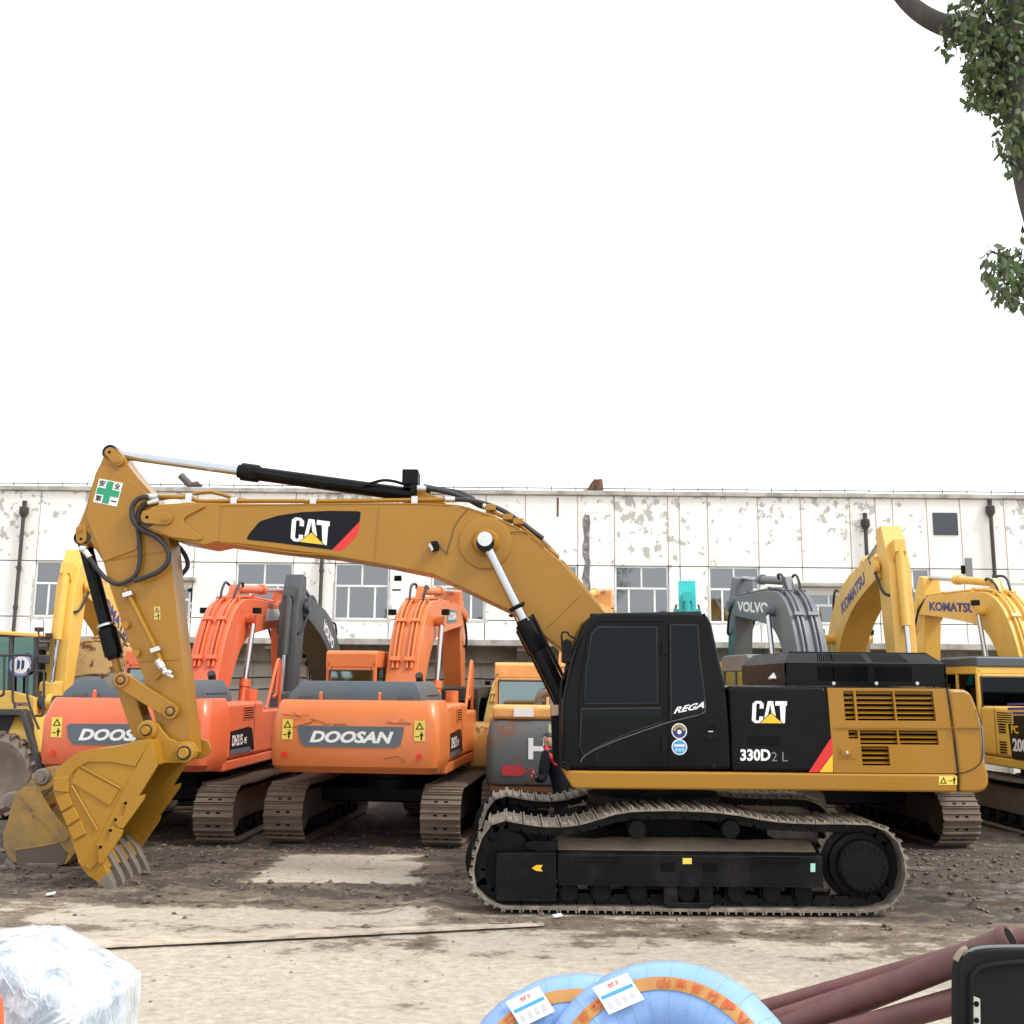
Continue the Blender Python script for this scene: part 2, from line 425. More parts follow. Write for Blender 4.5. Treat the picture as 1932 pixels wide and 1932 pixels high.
# carbody, swing ring
cz = at(1270, 1497, CC).z
cb = MB().prism([(CATX - .95, CC - .8, .42), (CATX + .95, CC - .8, .42), (CATX + .8, CC - .8, cz - .18), (CATX - .8, CC - .8, cz - .18)], (0, 1.6, 0)).build('carbody', M_BLKF, cat, bev=.03)
for sx in (-1, 1):
    for sy in (-1, 1):
        MB().prism([(CATX + sx * .3, CC + sy * .7, cz - .2), (CATX + sx * .95, CC + sy * .7, cz - .25), (CATX + sx * 1.5, CC + sy * 1.3, zs - .1), (CATX + sx * .95, CC + sy * 1.3, zs - .05)], (0, 0, -.35)).build('carbody_leg', M_BLKF, cb)
MB().lathe((CATX, CC, cz - .20), (0, 0, 1), [(0, .80), (.05, .88), (.08, .88), (.08, .82), (.12, .82), (.12, .86), (.21, .86)], 60).build('swing_ring', M_BLKM, cat)
YH, YHF = CC - 1.48, CC + 1.48
dk = [(1063, 1451), (1066, 1462), (1078, 1484), (1086, 1488.5), (1200, 1489.5), (1500, 1492), (1785, 1495), (1806.5, 1495.2), (1806.5, 1461), (1573, 1459.5), (1380, 1457), (1074, 1454)]
MB().prism([at(x, y, YH - .03) for x, y in dk], (0, YHF - YH + .06, 0)).build('deck_rail', M_CY, cat, bev=.03, seg=3)
cw = [(1787.5, 1300), (1820, 1301), (1833, 1308), (1845, 1338), (1853, 1377), (1858, 1435), (1866, 1461), (1867, 1482), (1857, 1494), (1840, 1496.5), (1809.5, 1496), (1809.5, 1459), (1799, 1380), (1791, 1320)]
cwo = MB().prism([at(x, y, YH - .025) for x, y in cw], (0, YHF - YH + .05, 0)).build('counterweight', M_CY, cat, bev=.045, seg=4)
# core of the house (dark, shows in the gaps and through the grilles)
MB().prism([at(x, y, YH + .12) for x, y in ((1376, 1300), (1826, 1304), (1836, 1450), (1376, 1455))], (0, YHF - YH - .24, 0)).build('engine_bay', M_DARK, cat)
YP = YH
bp = MB().prism(pts(Z7, YP, (97, 1096), (712, 1109), (737, 1250), (752, 1420), (753, 1634), (127, 1631), (120, 1400), (107, 1150)), (0, .5, 0)).build('engine_panel', M_BLK, cat, bev=.05, seg=4)
quad = pts(Z7, YP, (718, 1111), (1453, 1116), (1521, 1640), (757, 1635))
H = [(.13, .215, .035, .385), (.235, .545, .035, .385), (.56, .88, .035, .385), (.146, .222, .50, .60), (.238, .545, .50, .667), (.56, .88, .50, .667), (.24, .465, .69, .914)]
gp = panel_holes(quad, H, (0, .05, 0)).build('grille_panel', M_CY, cat, bev=.006, smooth=0)
TL, TR, BR, BL = quad
PQ = lambda u, v: (TL * (1 - u) + TR * u) * (1 - v) + (BL * (1 - u) + BR * u) * v
for u0, u1, v0, v1 in H:
    k = max(2, round((v1 - v0) / .058))
    for i in range(k):
        va, vb = v0 + (v1 - v0) * (i + .12) / k, v0 + (v1 - v0) * (i + .60) / k
        a, b, c, d_ = PQ(u0 - .004, va), PQ(u1 + .004, va), PQ(u1 + .004, vb), PQ(u0 - .004, vb)
        y1, y2 = Vector((0, .012, 0)), Vector((0, .055, 0))
        MB().add([a + y2, b + y2, c + y1, d_ + y1, a + y2 * 1.25, b + y2 * 1.25, c + y1 * 2.2, d_ + y1 * 2.2], [(0, 1, 2, 3), (7, 6, 5, 4), (0, 4, 5, 1), (2, 6, 7, 3)]).build('grille_slat', M_CY, gp, smooth=0)
# crease line, latch and rim above the deck
decal([Z7(755, 1352), Z7(1497, 1354), Z7(1497, 1360), Z7(755, 1358)], YP - .001, M_CY, 'crease', gp, .012)
MB().prism(pts(Z7, YP - .002, (788, 1470), (890, 1470), (893, 1548), (790, 1548)), (0, -.006, 0)).build('latch_plate', M_CY, gp, bev=.004)
MB().prism(pts(Z7, YP - .009, (803, 1486), (870, 1486), (872, 1530), (805, 1530)), (0, -.014, 0)).build('latch_handle', M_CY, gp, bev=.006)
c = at(*Z7(838, 1508), YP - .02); MB().cyl(c, c + Vector((0, -.015, 0)), .018, n=10).build('lock', M_ZINC, gp)
MB().prism(pts(Z7, YH - .05, (1500, 1350), (1668, 1352), (1674, 1358), (1502, 1357)), (0, .03, 0)).build('crease', M_CY, cwo)
MB().tube(pts(Z7, YP - .004, (1457, 1117), (1478, 1230), (1500, 1370), (1512, 1500), (1525, 1640), (1532, 1752)), .011, 6, 3).build('gap_shade_strip', M_RUB, cwo)  # black strip standing in for the shade in the panel gap
MB().tube(pts(Z7, YH - .030, (1640, 1240), (1662, 1310), (1672, 1400), (1676, 1500), (1668, 1565), (1630, 1605), (1580, 1628), (1530, 1640)), .006, 6, 4).build('cover_seam', M_RUB, cwo)
# hood with vent slots
xa, xb = at(*Z7(458, 1090), YH + .25).x, at(*Z7(1455, 1090), YH + .25).x
za, zm, zz = at(*Z7(900, 1102), YH + .2).z, at(*Z7(900, 962), YH + .25).z, at(*Z7(900, 893), YH + .42).z
ya, yb = YH + .25, YHF - .35
gr = []
for base, n_ in ((.205, 8), (.300, 17), (.560, 18)):
    gr += [(base + i * .0128, base + i * .0128 + .0066) for i in range(n_)]
side_q = [(xa, ya, zm), (xb, ya, zm), (xb, ya, za), (xa, ya, za)]
top_q = [(xa + .12, ya + .24, zz), (xb - .13, ya + .24, zz), (xb, ya + .004, zm + .004), (xa, ya + .004, zm + .004)]
hd = panel_holes(side_q, [(a, b, .12, .78) for a, b in gr], (0, .012, 0)).build('hood', M_BLK, cat, smooth=0)
panel_holes(top_q, [(a, b, .12, .9) for a, b in gr], (0, .012, -.004)).build('hood_slope', M_BLK, hd, smooth=0)
MB().loft([[(xa + .003, ya + .05, za), (xb - .003, ya + .05, za), (xb - .003, yb, za), (xa + .003, yb, za)], [(xa + .003, ya + .05, zm), (xb - .003, ya + .05, zm), (xb - .003, yb, zm), (xa + .003, yb, zm)],
           [(xa + .14, ya + .26, zz - .03), (xb - .15, ya + .26, zz - .03), (xb - .15, yb - .22, zz - .03), (xa + .14, yb - .22, zz - .03)]]).build('hood_core', M_DARK, hd)
MB().box(xa + .12, xb - .13, ya + .235, yb - .2, zz - .012, zz + .008).build('hood_top', M_BLK, hd, bev=.004)
for X0, xi in ((xa, xa + .12), (xb, xb - .13)):
    sx = -1 if X0 == xa else 1
    MB().prism([(X0, ya, za), (X0, yb, za), (X0, yb, zm), (X0, ya, zm)], (-sx * .02, 0, 0)).build('hood_end', M_BLKM, hd)
    MB().add([(X0, ya, zm), (X0, yb, zm), (xi, yb - .2, zz), (xi, ya + .235, zz)], [(0, 1, 2, 3)]).build('hood_end_slope', M_BLKM, hd)
for x in (755, 1018, 1270):
    c = at(*Z7(x, 1083), ya - .002); MB().cyl(c, c + Vector((0, -.02, 0)), .022, n=10).build('bolt', M_ZINC, hd)
MB().box(xa - .02, xb + .02, YH + .22, yb + .05, za - .05, za - .004).build('hood_base', M_BLKM, hd, bev=.01)
c = at(*Z7(430, 1040), YH + .8)
MB().lathe(c - Vector((0, 0, .04)), (0, 0, 1), [(0, .16), (.015, .16), (.13, .05), (.2, .02)], 16).build('rain_cap', M_ZINC, hd)

# engine panel print
def cat_logo(name, parent, Y, a, b, c, tri):
    q = [at(*p, Y) for p in (a, b, c)]
    ex, ez = q[1] - q[0], q[2] - q[0]
    P = lambda u, v: q[0] + ex * u + ez * v
    def cut(poly, nm, m, y):
        return MB().prism([P(u, v) + Vector((0, -y, 0)) for u, v in poly], (0, -.003, 0)).build(nm, m, parent, smooth=0)
    # C A T drawn as heavy condensed letters
    cut([(.10, 0), (.25, 0), (.335, .10), (.335, .30), (.225, .30), (.225, .16), (.195, .11), (.155, .11), (.125, .16), (.125, .84), (.155, .89), (.195, .89), (.225, .84), (.225, .66), (.335, .66), (.335, .88), (.25, 1), (.10, 1), (.015, .88), (.015, .12)], 'lettering', M_WHITE, .001)
    cut([(.365, .22), (.445, 1), (.60, 1), (.735, .02), (.62, .02), (.60, .20), (.575, .42), (.525, .86), (.52, .86), (.475, .42), (.455, .22)], 'lettering', M_WHITE, .001)
    cut([(.665, 1), (1, 1), (1, .80), (.965, .80), (.96, 0), (.85, 0), (.80, .80), (.665, .80)], 'lettering', M_WHITE, .001)
    cut([(.22, -.02), (.55, .50), (.93, -.02)], 'logo_outline', M_DBLK, .0045)
    cut([(.255, .0), (.55, .445), (.885, .0)], 'logo_triangle', M_YEL, .008)
cat_logo('logo', bp, YP - .001, Z7(247, 1328), Z7(463, 1330), Z7(253, 1192), None)
textpx('330D', 'model_lettering', M_WHITE, bp, YP - .001, Z7(180, 1562), Z7(366, 1562), Z7(180, 1489), bold=.035)
textpx('2 L', 'model_lettering', mat('print_grey', (.16, .16, .16), .4), bp, YP - .001, Z7(372, 1564), Z7(472, 1565), Z7(372, 1507), bold=-.0)
for j in range(3):
    for i in range(10):
        x, y = 222 + i * 20.4, 1410 + j * 20.5
        decal([Z7(x, y), Z7(x + 15, y), Z7(x + 15, y + 15), Z7(x, y + 15)], YP - .001, M_DARK, 'vent_hole', bp, .002)
decal([Z7(602, 1632), Z7(745, 1412), Z7(750, 1516), Z7(664, 1632)], YP - .001, M_RED, 'red_stripe', bp)
decal([Z7(668, 1632), Z7(750, 1520), Z7(752, 1632)], YP - .001, M_YEL, 'yellow_stripe', bp)
dr = [o for o in cat.children if o.name.startswith('deck_rail')][0]
def warn(parent, m, P, wide=False):
    """yellow warning sticker with a triangle and a little man; P(u,v) gives a point, u right, v up"""
    n = (P(1, 0) - P(0, 0)).cross(P(0, 1) - P(0, 0)).normalized()
    cut = lambda poly, nm, mm, d: MB().prism([P(u, v) + n * d for u, v in poly], n * .003).build(nm, mm, parent, smooth=0)
    s = cut([(0, 0), (1, 0), (1, 1), (0, 1)], 'warning_sticker', m, .001)
    T = (lambda u, v: (u * .5, v)) if wide else (lambda u, v: (u, .5 + v * .5))
    S = (lambda u, v: (.5 + u * .5, v)) if wide else (lambda u, v: (u, v * .5))
    o_, i_ = [(.12, .15), (.88, .15), (.5, .88)], [(.27, .24), (.73, .24), (.5, .68)]
    for k in range(3):
        a, b = k, (k + 1) % 3
        MB().prism([P(*T(*q)) + n * .0045 for q in (o_[a], o_[b], i_[b], i_[a])], n * .002).build('print', M_DBLK, s, smooth=0)
    for poly in ([(.62, .1), (.74, .1), (.76, .55), (.86, .56), (.84, .72), (.56, .72), (.52, .56), (.60, .55)], [(.63, .77), (.75, .77), (.75, .92), (.63, .92)], [(.12, .42), (.48, .42), (.48, .5), (.12, .5)]):
        MB().prism([P(*S(*q)) + n * .0045 for q in poly], n * .002).build('print', M_DBLK, s, smooth=0)
def pxP(Z, Y, a, b, c):
    A, B, C_ = at(*Z(*a), Y), at(*Z(*b), Y), at(*Z(*c), Y)
    return lambda u, v: A + (B - A) * u + (C_ - A) * v
warn(dr, M_SYEL, pxP(Z7, YH - .031, (1405, 1710), (1518, 1710), (1405, 1655)), True)

# cab
YC = YH - .005
CABO = [(612, 1012), (600, 985), (596, 900), (600, 620), (640, 420), (700, 240), (735, 160), (775, 122), (830, 113), (1385, 112), (1432, 130), (1455, 180), (1490, 340), (1520, 480), (1540, 590), (1552, 720), (1560, 850), (1566, 1014)]
cab = MB().prism(pts(Z6, YC, *CABO), (0, 1.12, 0)).build('cab', M_BLK, cat, bev=.055, seg=4)
win = [((770, 235), (805, 197), (1138, 197), (1143, 630), (728, 634), (735, 450)), ((712, 664), (1164, 660), (1166, 738), (1000, 792), (800, 880), (722, 930), (700, 880)),
       ((1217, 185), (1372, 185), (1384, 380), (1408, 560), (1412, 640), (1395, 690), (1222, 722))]
for i, wv in enumerate(win):
    P = pts(Z6, YC - .006, *wv)
    o = MB().prism(P, (0, -.008, 0)).build('window', M_GLS, cab, bev=.004)
    MB().tube(P + [P[0]], .010, 6).build('gasket', M_RUB, o)
# gaps of the door, contour highlight painted as a grey strip, hinges, handle
for L in ([(690, 640), (700, 960), (760, 1005), (1205, 1005), (1205, 190), (1180, 165), (800, 165), (745, 230), (715, 420), (690, 640)],):
    MB().tube(pts(Z6, YC - .001, *L), .006, 6).build('door_gap', M_DARK, cab)
MB().tube(pts(Z6, YC - .006, (706, 968), (715, 945), (770, 905), (900, 848), (1050, 793), (1200, 742), (1320, 712), (1400, 690), (1416, 660), (1412, 600)), .007, 6, 4).build('contour_highlight', mat('highlight_grey', (.09, .09, .095), .4), cab)
for y0, y1 in ((275, 360), (820, 915)):
    MB().prism(pts(Z6, YC - .003, (1165, y0), (1200, y0), (1200, y1), (1165, y1)), (0, -.03, 0)).build('hinge', M_BLKM, cab, bev=.008)
MB().prism(pts(Z6, YC - .003, (785, 918), (808, 918), (810, 978), (786, 978)), (0, -.02, 0)).build('door_handle', M_BLKM, cab, bev=.006)
textpx('REGA', 'lettering', M_WHITE, cab, YC - .018, Z6(1234, 692), Z6(1408, 657), Z6(1240, 655), bold=.03, shear=.3)
for (x, y), m in (((1267, 790), M_NAVY), ((1268, 881), M_BLUE)):
    c = at(*Z6(x, y), YC - .002); r_ = .092
    k = MB().cyl(c, c + Vector((0, -.003, 0)), r_, n=32).build('round_sticker', M_WHITE, cab)
    c += Vector((0, -.004, 0)); MB().cyl(c, c + Vector((0, -.002, 0)), r_ * .86, n=32).build('print', m, k)
    c += Vector((0, -.003, 0))
    if m is M_NAVY:
        for i in range(9):
            a = R(20 + i * 17.5); p = c + Vector((math.cos(a) * r_ * .62, 0, math.sin(a) * r_ * .62))
            MB().cyl(p, p + Vector((0, -.002, 0)), r_ * .16, n=8).build('print', mat('sticker_gold', (.6, .4, .12), .4), k)
        MB().cyl(c + Vector((0, 0, -.01)), c + Vector((0, -.002, -.01)), r_ * .28, n=10).build('print', M_WHITE, k)
    else:
        MB().box(c.x - .06, c.x + .06, c.y - .002, c.y, c.z + .006, c.z + .03).build('print', M_WHITE, k)
        for i in range(3): MB().box(c.x - .055 + i * .04, c.x - .025 + i * .04, c.y - .002, c.y, c.z - .05, c.z - .015).build('print', mat('sticker_sky', (.3, .55, .8), .4), k)
c = at(*Z6(1448, 790), YC)
MB().lathe(c, (0, -1, 0), [(0, .12), (.004, .12), (.006, .10), (.001, .06), (.001, .001)], 24).build('lock_dish', M_BLK, cab)
c = at(*Z6(1446, 792), YC - .008); MB().box(c.x - .03, c.x + .03, c.y - .008, c.y, c.z - .008, c.z + .006).build('lock', M_ZINC, cab, bev=.003)
c = at(*Z6(1464, 990), YC); MB().lathe(c, (0, -1, 0), [(0, .03), (.012, .028), (.02, .001)], 12).build('plug', M_BLKM, cab)
# rear corner pillar ridge and roof visor
MB().tube(pts(Z6, YC + .02, (1405, 120), (1435, 200), (1470, 400), (1500, 560), (1480, 650)), .018, 8, 5).build('rear_pillar', M_BLK, cab)
MB().tube(pts(Z6, YC + .05, (760, 128), (1390, 116)), .02, 8).build('roof_rim', M_BLKM, cab)
# front glass and handrail, mirror
A = pts(Z6, YC + .1, (604, 610), (643, 418), (702, 238), (738, 160)); B = [p + Vector((-.015, .9, 0)) for p in A]
MB().add([p + Vector((-.02, 0, .006)) for p in A] + [p + Vector((0, 0, .006)) for p in B], [(0, 1, 5, 4), (1, 2, 6, 5), (2, 3, 7, 6)]).build('front_window', M_GLS, cab)
MB().tube(pts(Z6, YC - .07, (608, 985), (590, 960), (592, 560), (612, 470), (660, 330), (700, 235)), .016, 8, 4).build('grab_rail', M_BLKM, cab)
mr = MB().prism(pts(Z6, YC - .16, (600, 275), (630, 262), (655, 275), (652, 395), (632, 408), (596, 400)), (0, .10, 0)).build('mirror', M_BLKM, cab, bev=.02, seg=3)
MB().tube(pts(Z6, YC - .11, (600, 320), (596, 240), (610, 225), (632, 228), (640, 245), (690, 268)), .011, 6, 3).build('mirror_arm', M_BLKM, mr)
c = at(*Z6(622, 985), YC - .03); MB().lathe(c, (0, 0, 1), [(-.04, .02), (-.04, .05), (.03, .05), (.05, .02)], 12).build('cab_mount', M_BLKM, cab)
# side plate in front of the cab (walkway guard with its pale edge)
MB().prism(pts(Z6, YC + .75, (532, 640), (585, 650), (600, 1000), (545, 960)), (0, .04, 0)).build('front_guard', M_BLKM, cat, bev=.01)
MB().prism(pts(Z6, YC + .74, (536, 640), (580, 640), (580, 700), (538, 705)), (0, -.02, 0)).build('guard_cap', mat('pale_pink', (.55, .36, .26), .5), cat, bev=.01)

# ---------------- boom
YB0, YB1 = CC - .36, CC + .36
top = [(268, 978), (272, 966), (285, 957), (300, 952), (357, 948), (470, 950), (575, 951), (700, 950), (829, 951), (885, 958), (931, 971), (977, 996), (1027, 1032), (1061, 1061), (1100, 1107), (1140, 1153), (1195, 1225), (1225, 1275)]
bot = [(1205, 1330), (1170, 1325), (1120, 1275), (1057, 1223), (985, 1166), (973, 1157), (931, 1137), (878, 1111), (812, 1081), (729, 1064), (627, 1047), (520, 1036), (415, 1022), (385, 1028), (327, 1017), (290, 1004), (272, 993)]
boom = MB().prism([at(x, y, YB0) for x, y in top + bot], (0, YB1 - YB0, 0)).build('boom', M_CY, cat, bev=.012)
# nose plate with its fork shape, flange strips, weld seams
MB().prism(pts(Z1, YB0 - .002, (905, 560), (950, 545), (1130, 520), (1300, 505), (1308, 530), (1190, 590), (1168, 615), (1175, 640), (1280, 715), (1282, 740), (1240, 745), (1090, 725), (925, 655), (905, 640), (893, 600)), (0, -.03, 0)).build('nose_plate', M_CY, boom, bev=.012)
for L, nm in (([(1340, 742), (1600, 768), (1932, 812)], 'weld_seam'), ([(1408, 520), (1392, 745)], 'weld_seam')):
    MB().tube(pts(Z1, YB0 - .001, *L), .009, 6, 3).build(nm, M_CY, boom)
for Z, L in ((Z3, [(908, 380), (885, 675)]), (Z3, [(0, 580), (400, 640), (640, 657), (950, 708), (1200, 757)]), (Z5, [(700, 790), (520, 965)]), (Z3, [(0, 372), (860, 362), (1250, 367), (1420, 388), (1700, 502), (1850, 612)])):
    MB().tube(pts(Z, YB0 - .001, *L), .009, 6, 3).build('weld_seam', M_CY, boom)
# decal
dq = [(152, 560), (165, 535), (215, 475), (235, 460), (330, 430), (470, 410), (620, 403), (790, 405), (802, 412), (795, 470), (638, 625), (500, 608), (300, 582), (160, 568)]
dc = MB().prism(pts(Z3, YB0 - .001, *dq), (0, -.003, 0)).build('decal', M_DBLK, boom, smooth=0)
MB().prism(pts(Z3, YB0 - .001, (798, 462), (790, 520), (775, 550), (705, 622), (685, 629), (640, 627)), (0, -.0035, 0)).build('red_stripe', M_RED, dc, smooth=0)
cat_logo('logo', dc, YB0 - .004, Z3(398, 573), Z3(617, 600), Z3(408, 437), None)
# pivot boss, lamp, wires, pipes and hoses along the top
c = at(916, 1024, YB0)
MB().lathe(c, (0, -1, 0), [(0, .36), (.02, .35), (.03, .30), (.03, .19), (.10, .16), (.14, .15)], 40).build('pin_boss', M_CY, boom)
k = MB().lathe(c + Vector((0, -.36, 0)), (0, -1, 0), [(-.2, .10), (0, .10), (.02, .095), (.022, .001)], 28).build('cylinder_pin', M_ZINC, boom)
for a in (90, 210, 330):
    p = c + Vector((.042 * math.cos(R(a)), -.382, .042 * math.sin(R(a)))); MB().cyl(p, p + Vector((0, -.015, 0)), .016, n=8).build('bolt', M_ZINC, k)
MB().tube(pts(Z3, YB0 - .012, (1562, 562), (1600, 540), (1660, 522), (1720, 520), (1762, 528)), .009, 6, 4).build('grease_line', M_CY, boom)
MB().tube(pts(Z3, YB0 - .010, (1415, 390), (1370, 440), (1335, 500), (1320, 560), (1300, 620), (1297, 648)), .006, 6, 4).build('wire', mat('wire_brown', (.12, .07, .03), .5), boom)
MB().tube(pts(Z3, YB0 - .04, (1297, 650), (1275, 630), (1250, 605)), .007, 6, 3).build('wire', M_RUB, boom)
lp = MB().prism(pts(Z3, YB0 - .13, (1190, 592), (1208, 575), (1240, 573), (1250, 600), (1245, 625), (1205, 632)), (0, .12, 0)).build('work_lamp', M_BLKM, boom, bev=.012)
MB().prism(pts(Z3, YB0 - .131, (1188, 597), (1200, 585), (1218, 622), (1208, 634)), (0, -.01, 0)).build('lamp_lens', mat('lens', (.5, .5, .5), .15), lp)
def ptube(name, m, Z, Y, L, r, parent, sm=4): return MB().tube(pts(Z, Y, *L), r, 8, sm).build(name, m, parent)
YPi = YB0 + .12
ptube('hydraulic_pipe', M_CY, Z1, YPi, [(1000, 465), (1190, 470), (1250, 490), (1310, 495), (1480, 493), (1932, 493)], .030, boom, 3)
ptube('hydraulic_pipe', M_CY, Z1, YPi + .16, [(1010, 478), (1190, 455), (1340, 435), (1480, 475), (1560, 488)], .027, boom, 2)
ptube('hydraulic_pipe', M_CY, Z3, YPi, [(480, 350), (700, 347), (1000, 343), (1290, 338)], .030, boom, 2)
MB().tube(pts(Z1, YPi, (1932, 493)) + pts(Z3, YPi, (480, 350)), .030, 8).build('hydraulic_pipe', M_CY, boom)
for Z, x, y in ((Z1, 1200, 468), (Z1, 1485, 492), (Z3, 533, 347), (Z3, 1110, 340)):
    c = at(*Z(x, y), YPi); MB().box(c.x - .045, c.x + .045, c.y - .045, c.y + .2, c.z - .09, c.z + .045).build('pipe_clamp', M_ZINC, boom, bev=.01)
ptube('hose', M_RUB, Z3, YPi, [(1330, 338), (1420, 342), (1520, 365), (1620, 405), (1720, 470), (1800, 530), (1850, 565)], .033, boom)
ptube('hose', M_RUB, Z3, YPi + .2, [(1170, 275), (1280, 292), (1400, 330), (1480, 372), (1530, 385)], .036, boom)
ptube('hose', M_RUB, Z3, YPi + .3, [(1160, 262), (1250, 280), (1370, 300), (1450, 340)], .034, boom)
for Z, a, b in ((Z3, (1285, 338), (1340, 338)), (Z3, (1845, 562), (1885, 600)), (Z3, (1125, 272), (1175, 276)), (Z5, (580, 582), (610, 590)), (Z3, (1500, 372), (1560, 392))):
    A, B = at(*Z(*a), YPi), at(*Z(*b), YPi); MB().cyl(A, B, .042, n=10).build('hose_fitting', M_ZINC, boom)
ptube('hydraulic_pipe', M_CY, Z3, YPi, [(1540, 395), (1580, 420), (1700, 478), (1800, 560), (1932, 668)], .028, boom, 2)
ptube('hydraulic_pipe', M_CY, Z5, YPi + .1, [(440, 430), (520, 510), (600, 600), (700, 720), (820, 865)], .03, boom, 2)
for x, y in ((1545, 392), (1640, 445), (1700, 470)):
    c = at(*Z3(x, y), YPi + .1); MB().box(c.x - .07, c.x + .07, c.y - .2, c.y + .2, c.z - .05, c.z + .03).build('pipe_bracket', M_CY, boom, bev=.01)
# stick cylinder bracket
MB().prism(pts(Z3, CC - .12, (1110, 290), (1150, 288), (1250, 325), (1300, 370), (1000, 370), (1090, 340)), (0, .24, 0)).build('cylinder_bracket', M_CY, boom, bev=.01)
# ---------------- hydraulic cylinders
def cylinder(name, p0, p1, split, rr, rb, m, parent, rod=M_CHR, collar=1.28, clen=.28):
    """rod from p0 to split, barrel from split to p1"""
    p0, p1 = Vector(p0), Vector(p1); s = p0.lerp(p1, split); d = (p1 - p0).normalized()
    b = MB().cyl(s, p1, rb, n=24).build(name, m, parent)
    MB().lathe(s - d * .04, d, [(0, rr * 1.3), (0, rb * .95), (.05, rb * 1.05), (.05, rb * collar), (clen, rb * collar), (clen + .03, rb * 1.02)], 24).build('gland', m, b)
    MB().cyl(p0, s + d * .2, rr, n=20).build('rod', rod, b)
    for p in (p0, p1):
        MB().cyl(p + Vector((0, -rb * .95, 0)), p + Vector((0, rb * .95, 0)), rb * 1.1, n=18).build('rod_eye', m, b)
    return b
q0, q1 = at(212, 856, CC), at(800, 937, CC)
sc_ = cylinder('stick_cylinder', q0, q1, .415, .062, .098, M_BLK, cat)
MB().tube([p + Vector((0, -.13, 0)) for p in pts(Z3, CC, (190, 190), (480, 235), (790, 275), (830, 268), (930, 240), (1000, 245), (1060, 262), (1100, 262))], .022, 8, 4).build('hydraulic_pipe', M_BLK, sc_)
c = at(*Z3(1095, 245), CC); MB().box(c.x - .12, c.x + .10, CC - .2, CC + .16, c.z - .05, c.z + .16).build('port_block', M_BLKM, sc_, bev=.015)
c = at(*Z3(1105, 270), CC - .2); MB().box(c.x - .04, c.x + .04, c.y - .05, c.y + .1, c.z - .09, c.z + .04).build('port_block', M_BLKM, sc_, bev=.01)
for sy in (-1, 1):
    yc_ = CC + sy * .58
    a, b = at(916, 1026, CC - .58), at(1070, 1335, CC - .58)
    bc = cylinder('boom_cylinder', (a.x, yc_, a.z), (b.x, yc_, b.z), .485, .062, .105, M_BLK, cat, collar=1.22, clen=.42)
    d = Vector((b.x - a.x, 0, b.z - a.z)).normalized(); n_ = Vector((d.z, 0, -d.x)); n_ = n_ if n_.x > 0 else -n_
    s = Vector((a.x, yc_, a.z)).lerp(Vector((b.x, yc_, b.z)), .56)
    MB().tube([s + n_ * .13 + d * t - Vector((0, .05, 0)) for t in (-.22, 0, .5, 1.1)], .022, 8).build('hydraulic_pipe', M_BLK, bc)
    MB().lathe(s - d * .42, d, [(0, .075), (0, .115), (.03, .115), (.05, .09), (.05, .075)], 16).build('wiper_ring', M_BLKM, bc)
# boom foot bracket on the deck
MB().prism([at(x, y, CC - .55) for x, y in ((1080, 1460), (1075, 1330), (1110, 1320), (1200, 1300), (1260, 1330), (1290, 1460))], (0, .12, 0)).build('boom_foot_bracket', M_CY, cat, bev=.01)
MB().prism([at(x, y, CC + .43) for x, y in ((1080, 1460), (1075, 1330), (1110, 1320), (1200, 1300), (1260, 1330), (1290, 1460))], (0, .12, 0)).build('boom_foot_bracket', M_CY, cat, bev=.01)
MB().prism([at(x, y, CC) for x, y in ((1080, 1440), (1376, 1440), (1376, 1330), (1330, 1330), (1300, 1400), (1080, 1425))], (0, 1.4, 0)).build('far_tank', M_CY, cat, bev=.02)
# ---------------- stick
YS0, YS1 = CC - .22, CC + .22
so = pts(Z1, YS0, (664, 190), (670, 165), (690, 152), (715, 150), (740, 162), (765, 190), (800, 250), (870, 340), (950, 430), (1010, 520), (1050, 640), (1075, 760), (1080, 800), (1110, 1100), (1140, 1400)) + \
     pts(Z2, YS0, (1142, 0), (1175, 300), (1205, 560), (1212, 655), (1218, 700), (1190, 745), (1120, 750), (1060, 690), (1030, 610), (1000, 540), (950, 360), (905, 200), (862, 90)) + \
     pts(Z1, YS0, (820, 1400), (740, 1165), (690, 1015), (655, 875), (600, 790), (575, 745), (545, 775), (510, 768), (490, 735), (500, 645), (540, 545), (575, 430), (605, 320), (638, 255))
stick = MB().prism(so, (0, YS1 - YS0, 0)).build('stick', M_CY, cat, bev=.012)
# doubled side plates and weld seams
MB().prism(pts(Z1, YS0 - .002, (612, 325), (622, 285), (650, 262), (690, 262), (860, 385), (935, 445), (950, 470), (900, 560), (870, 800), (660, 878), (545, 590), (560, 530)), (0, -.016, 0)).build('side_plate', M_CY, stick, bev=.008)
for Z, L in ((Z1, [(655, 876), (860, 840), (1055, 812)]), (Z1, [(800, 1025), (870, 1000), (985, 960)]), (Z2, [(880, 118), (1000, 108), (1130, 100)])):
    MB().tube(pts(Z, YS0 - .001, *L), .009, 6, 3).build('weld_seam', M_CY, stick)
def pin(px, Z, Y, r, L, parent, m=M_CY, cap=True, ring=True):
    c = at(*Z(*px), Y)
    b = MB().cyl(c, c + Vector((0, L, 0)), r * 1.55, n=24).build('pin_boss', m, parent)
    if ring: MB().lathe(c, (0, -1, 0), [(-.01, r * 1.05), (.004, r * 1.05), (.006, r * .75), (-.01, r * .7)], 24).build('pin_ring', M_RUB, b)
    MB().lathe(c, (0, -1, 0), [(-.02, r * .7), (.012, r * .7), (.018, r * .5), (.018, .001)], 20).build('pin', m, b)
    return b
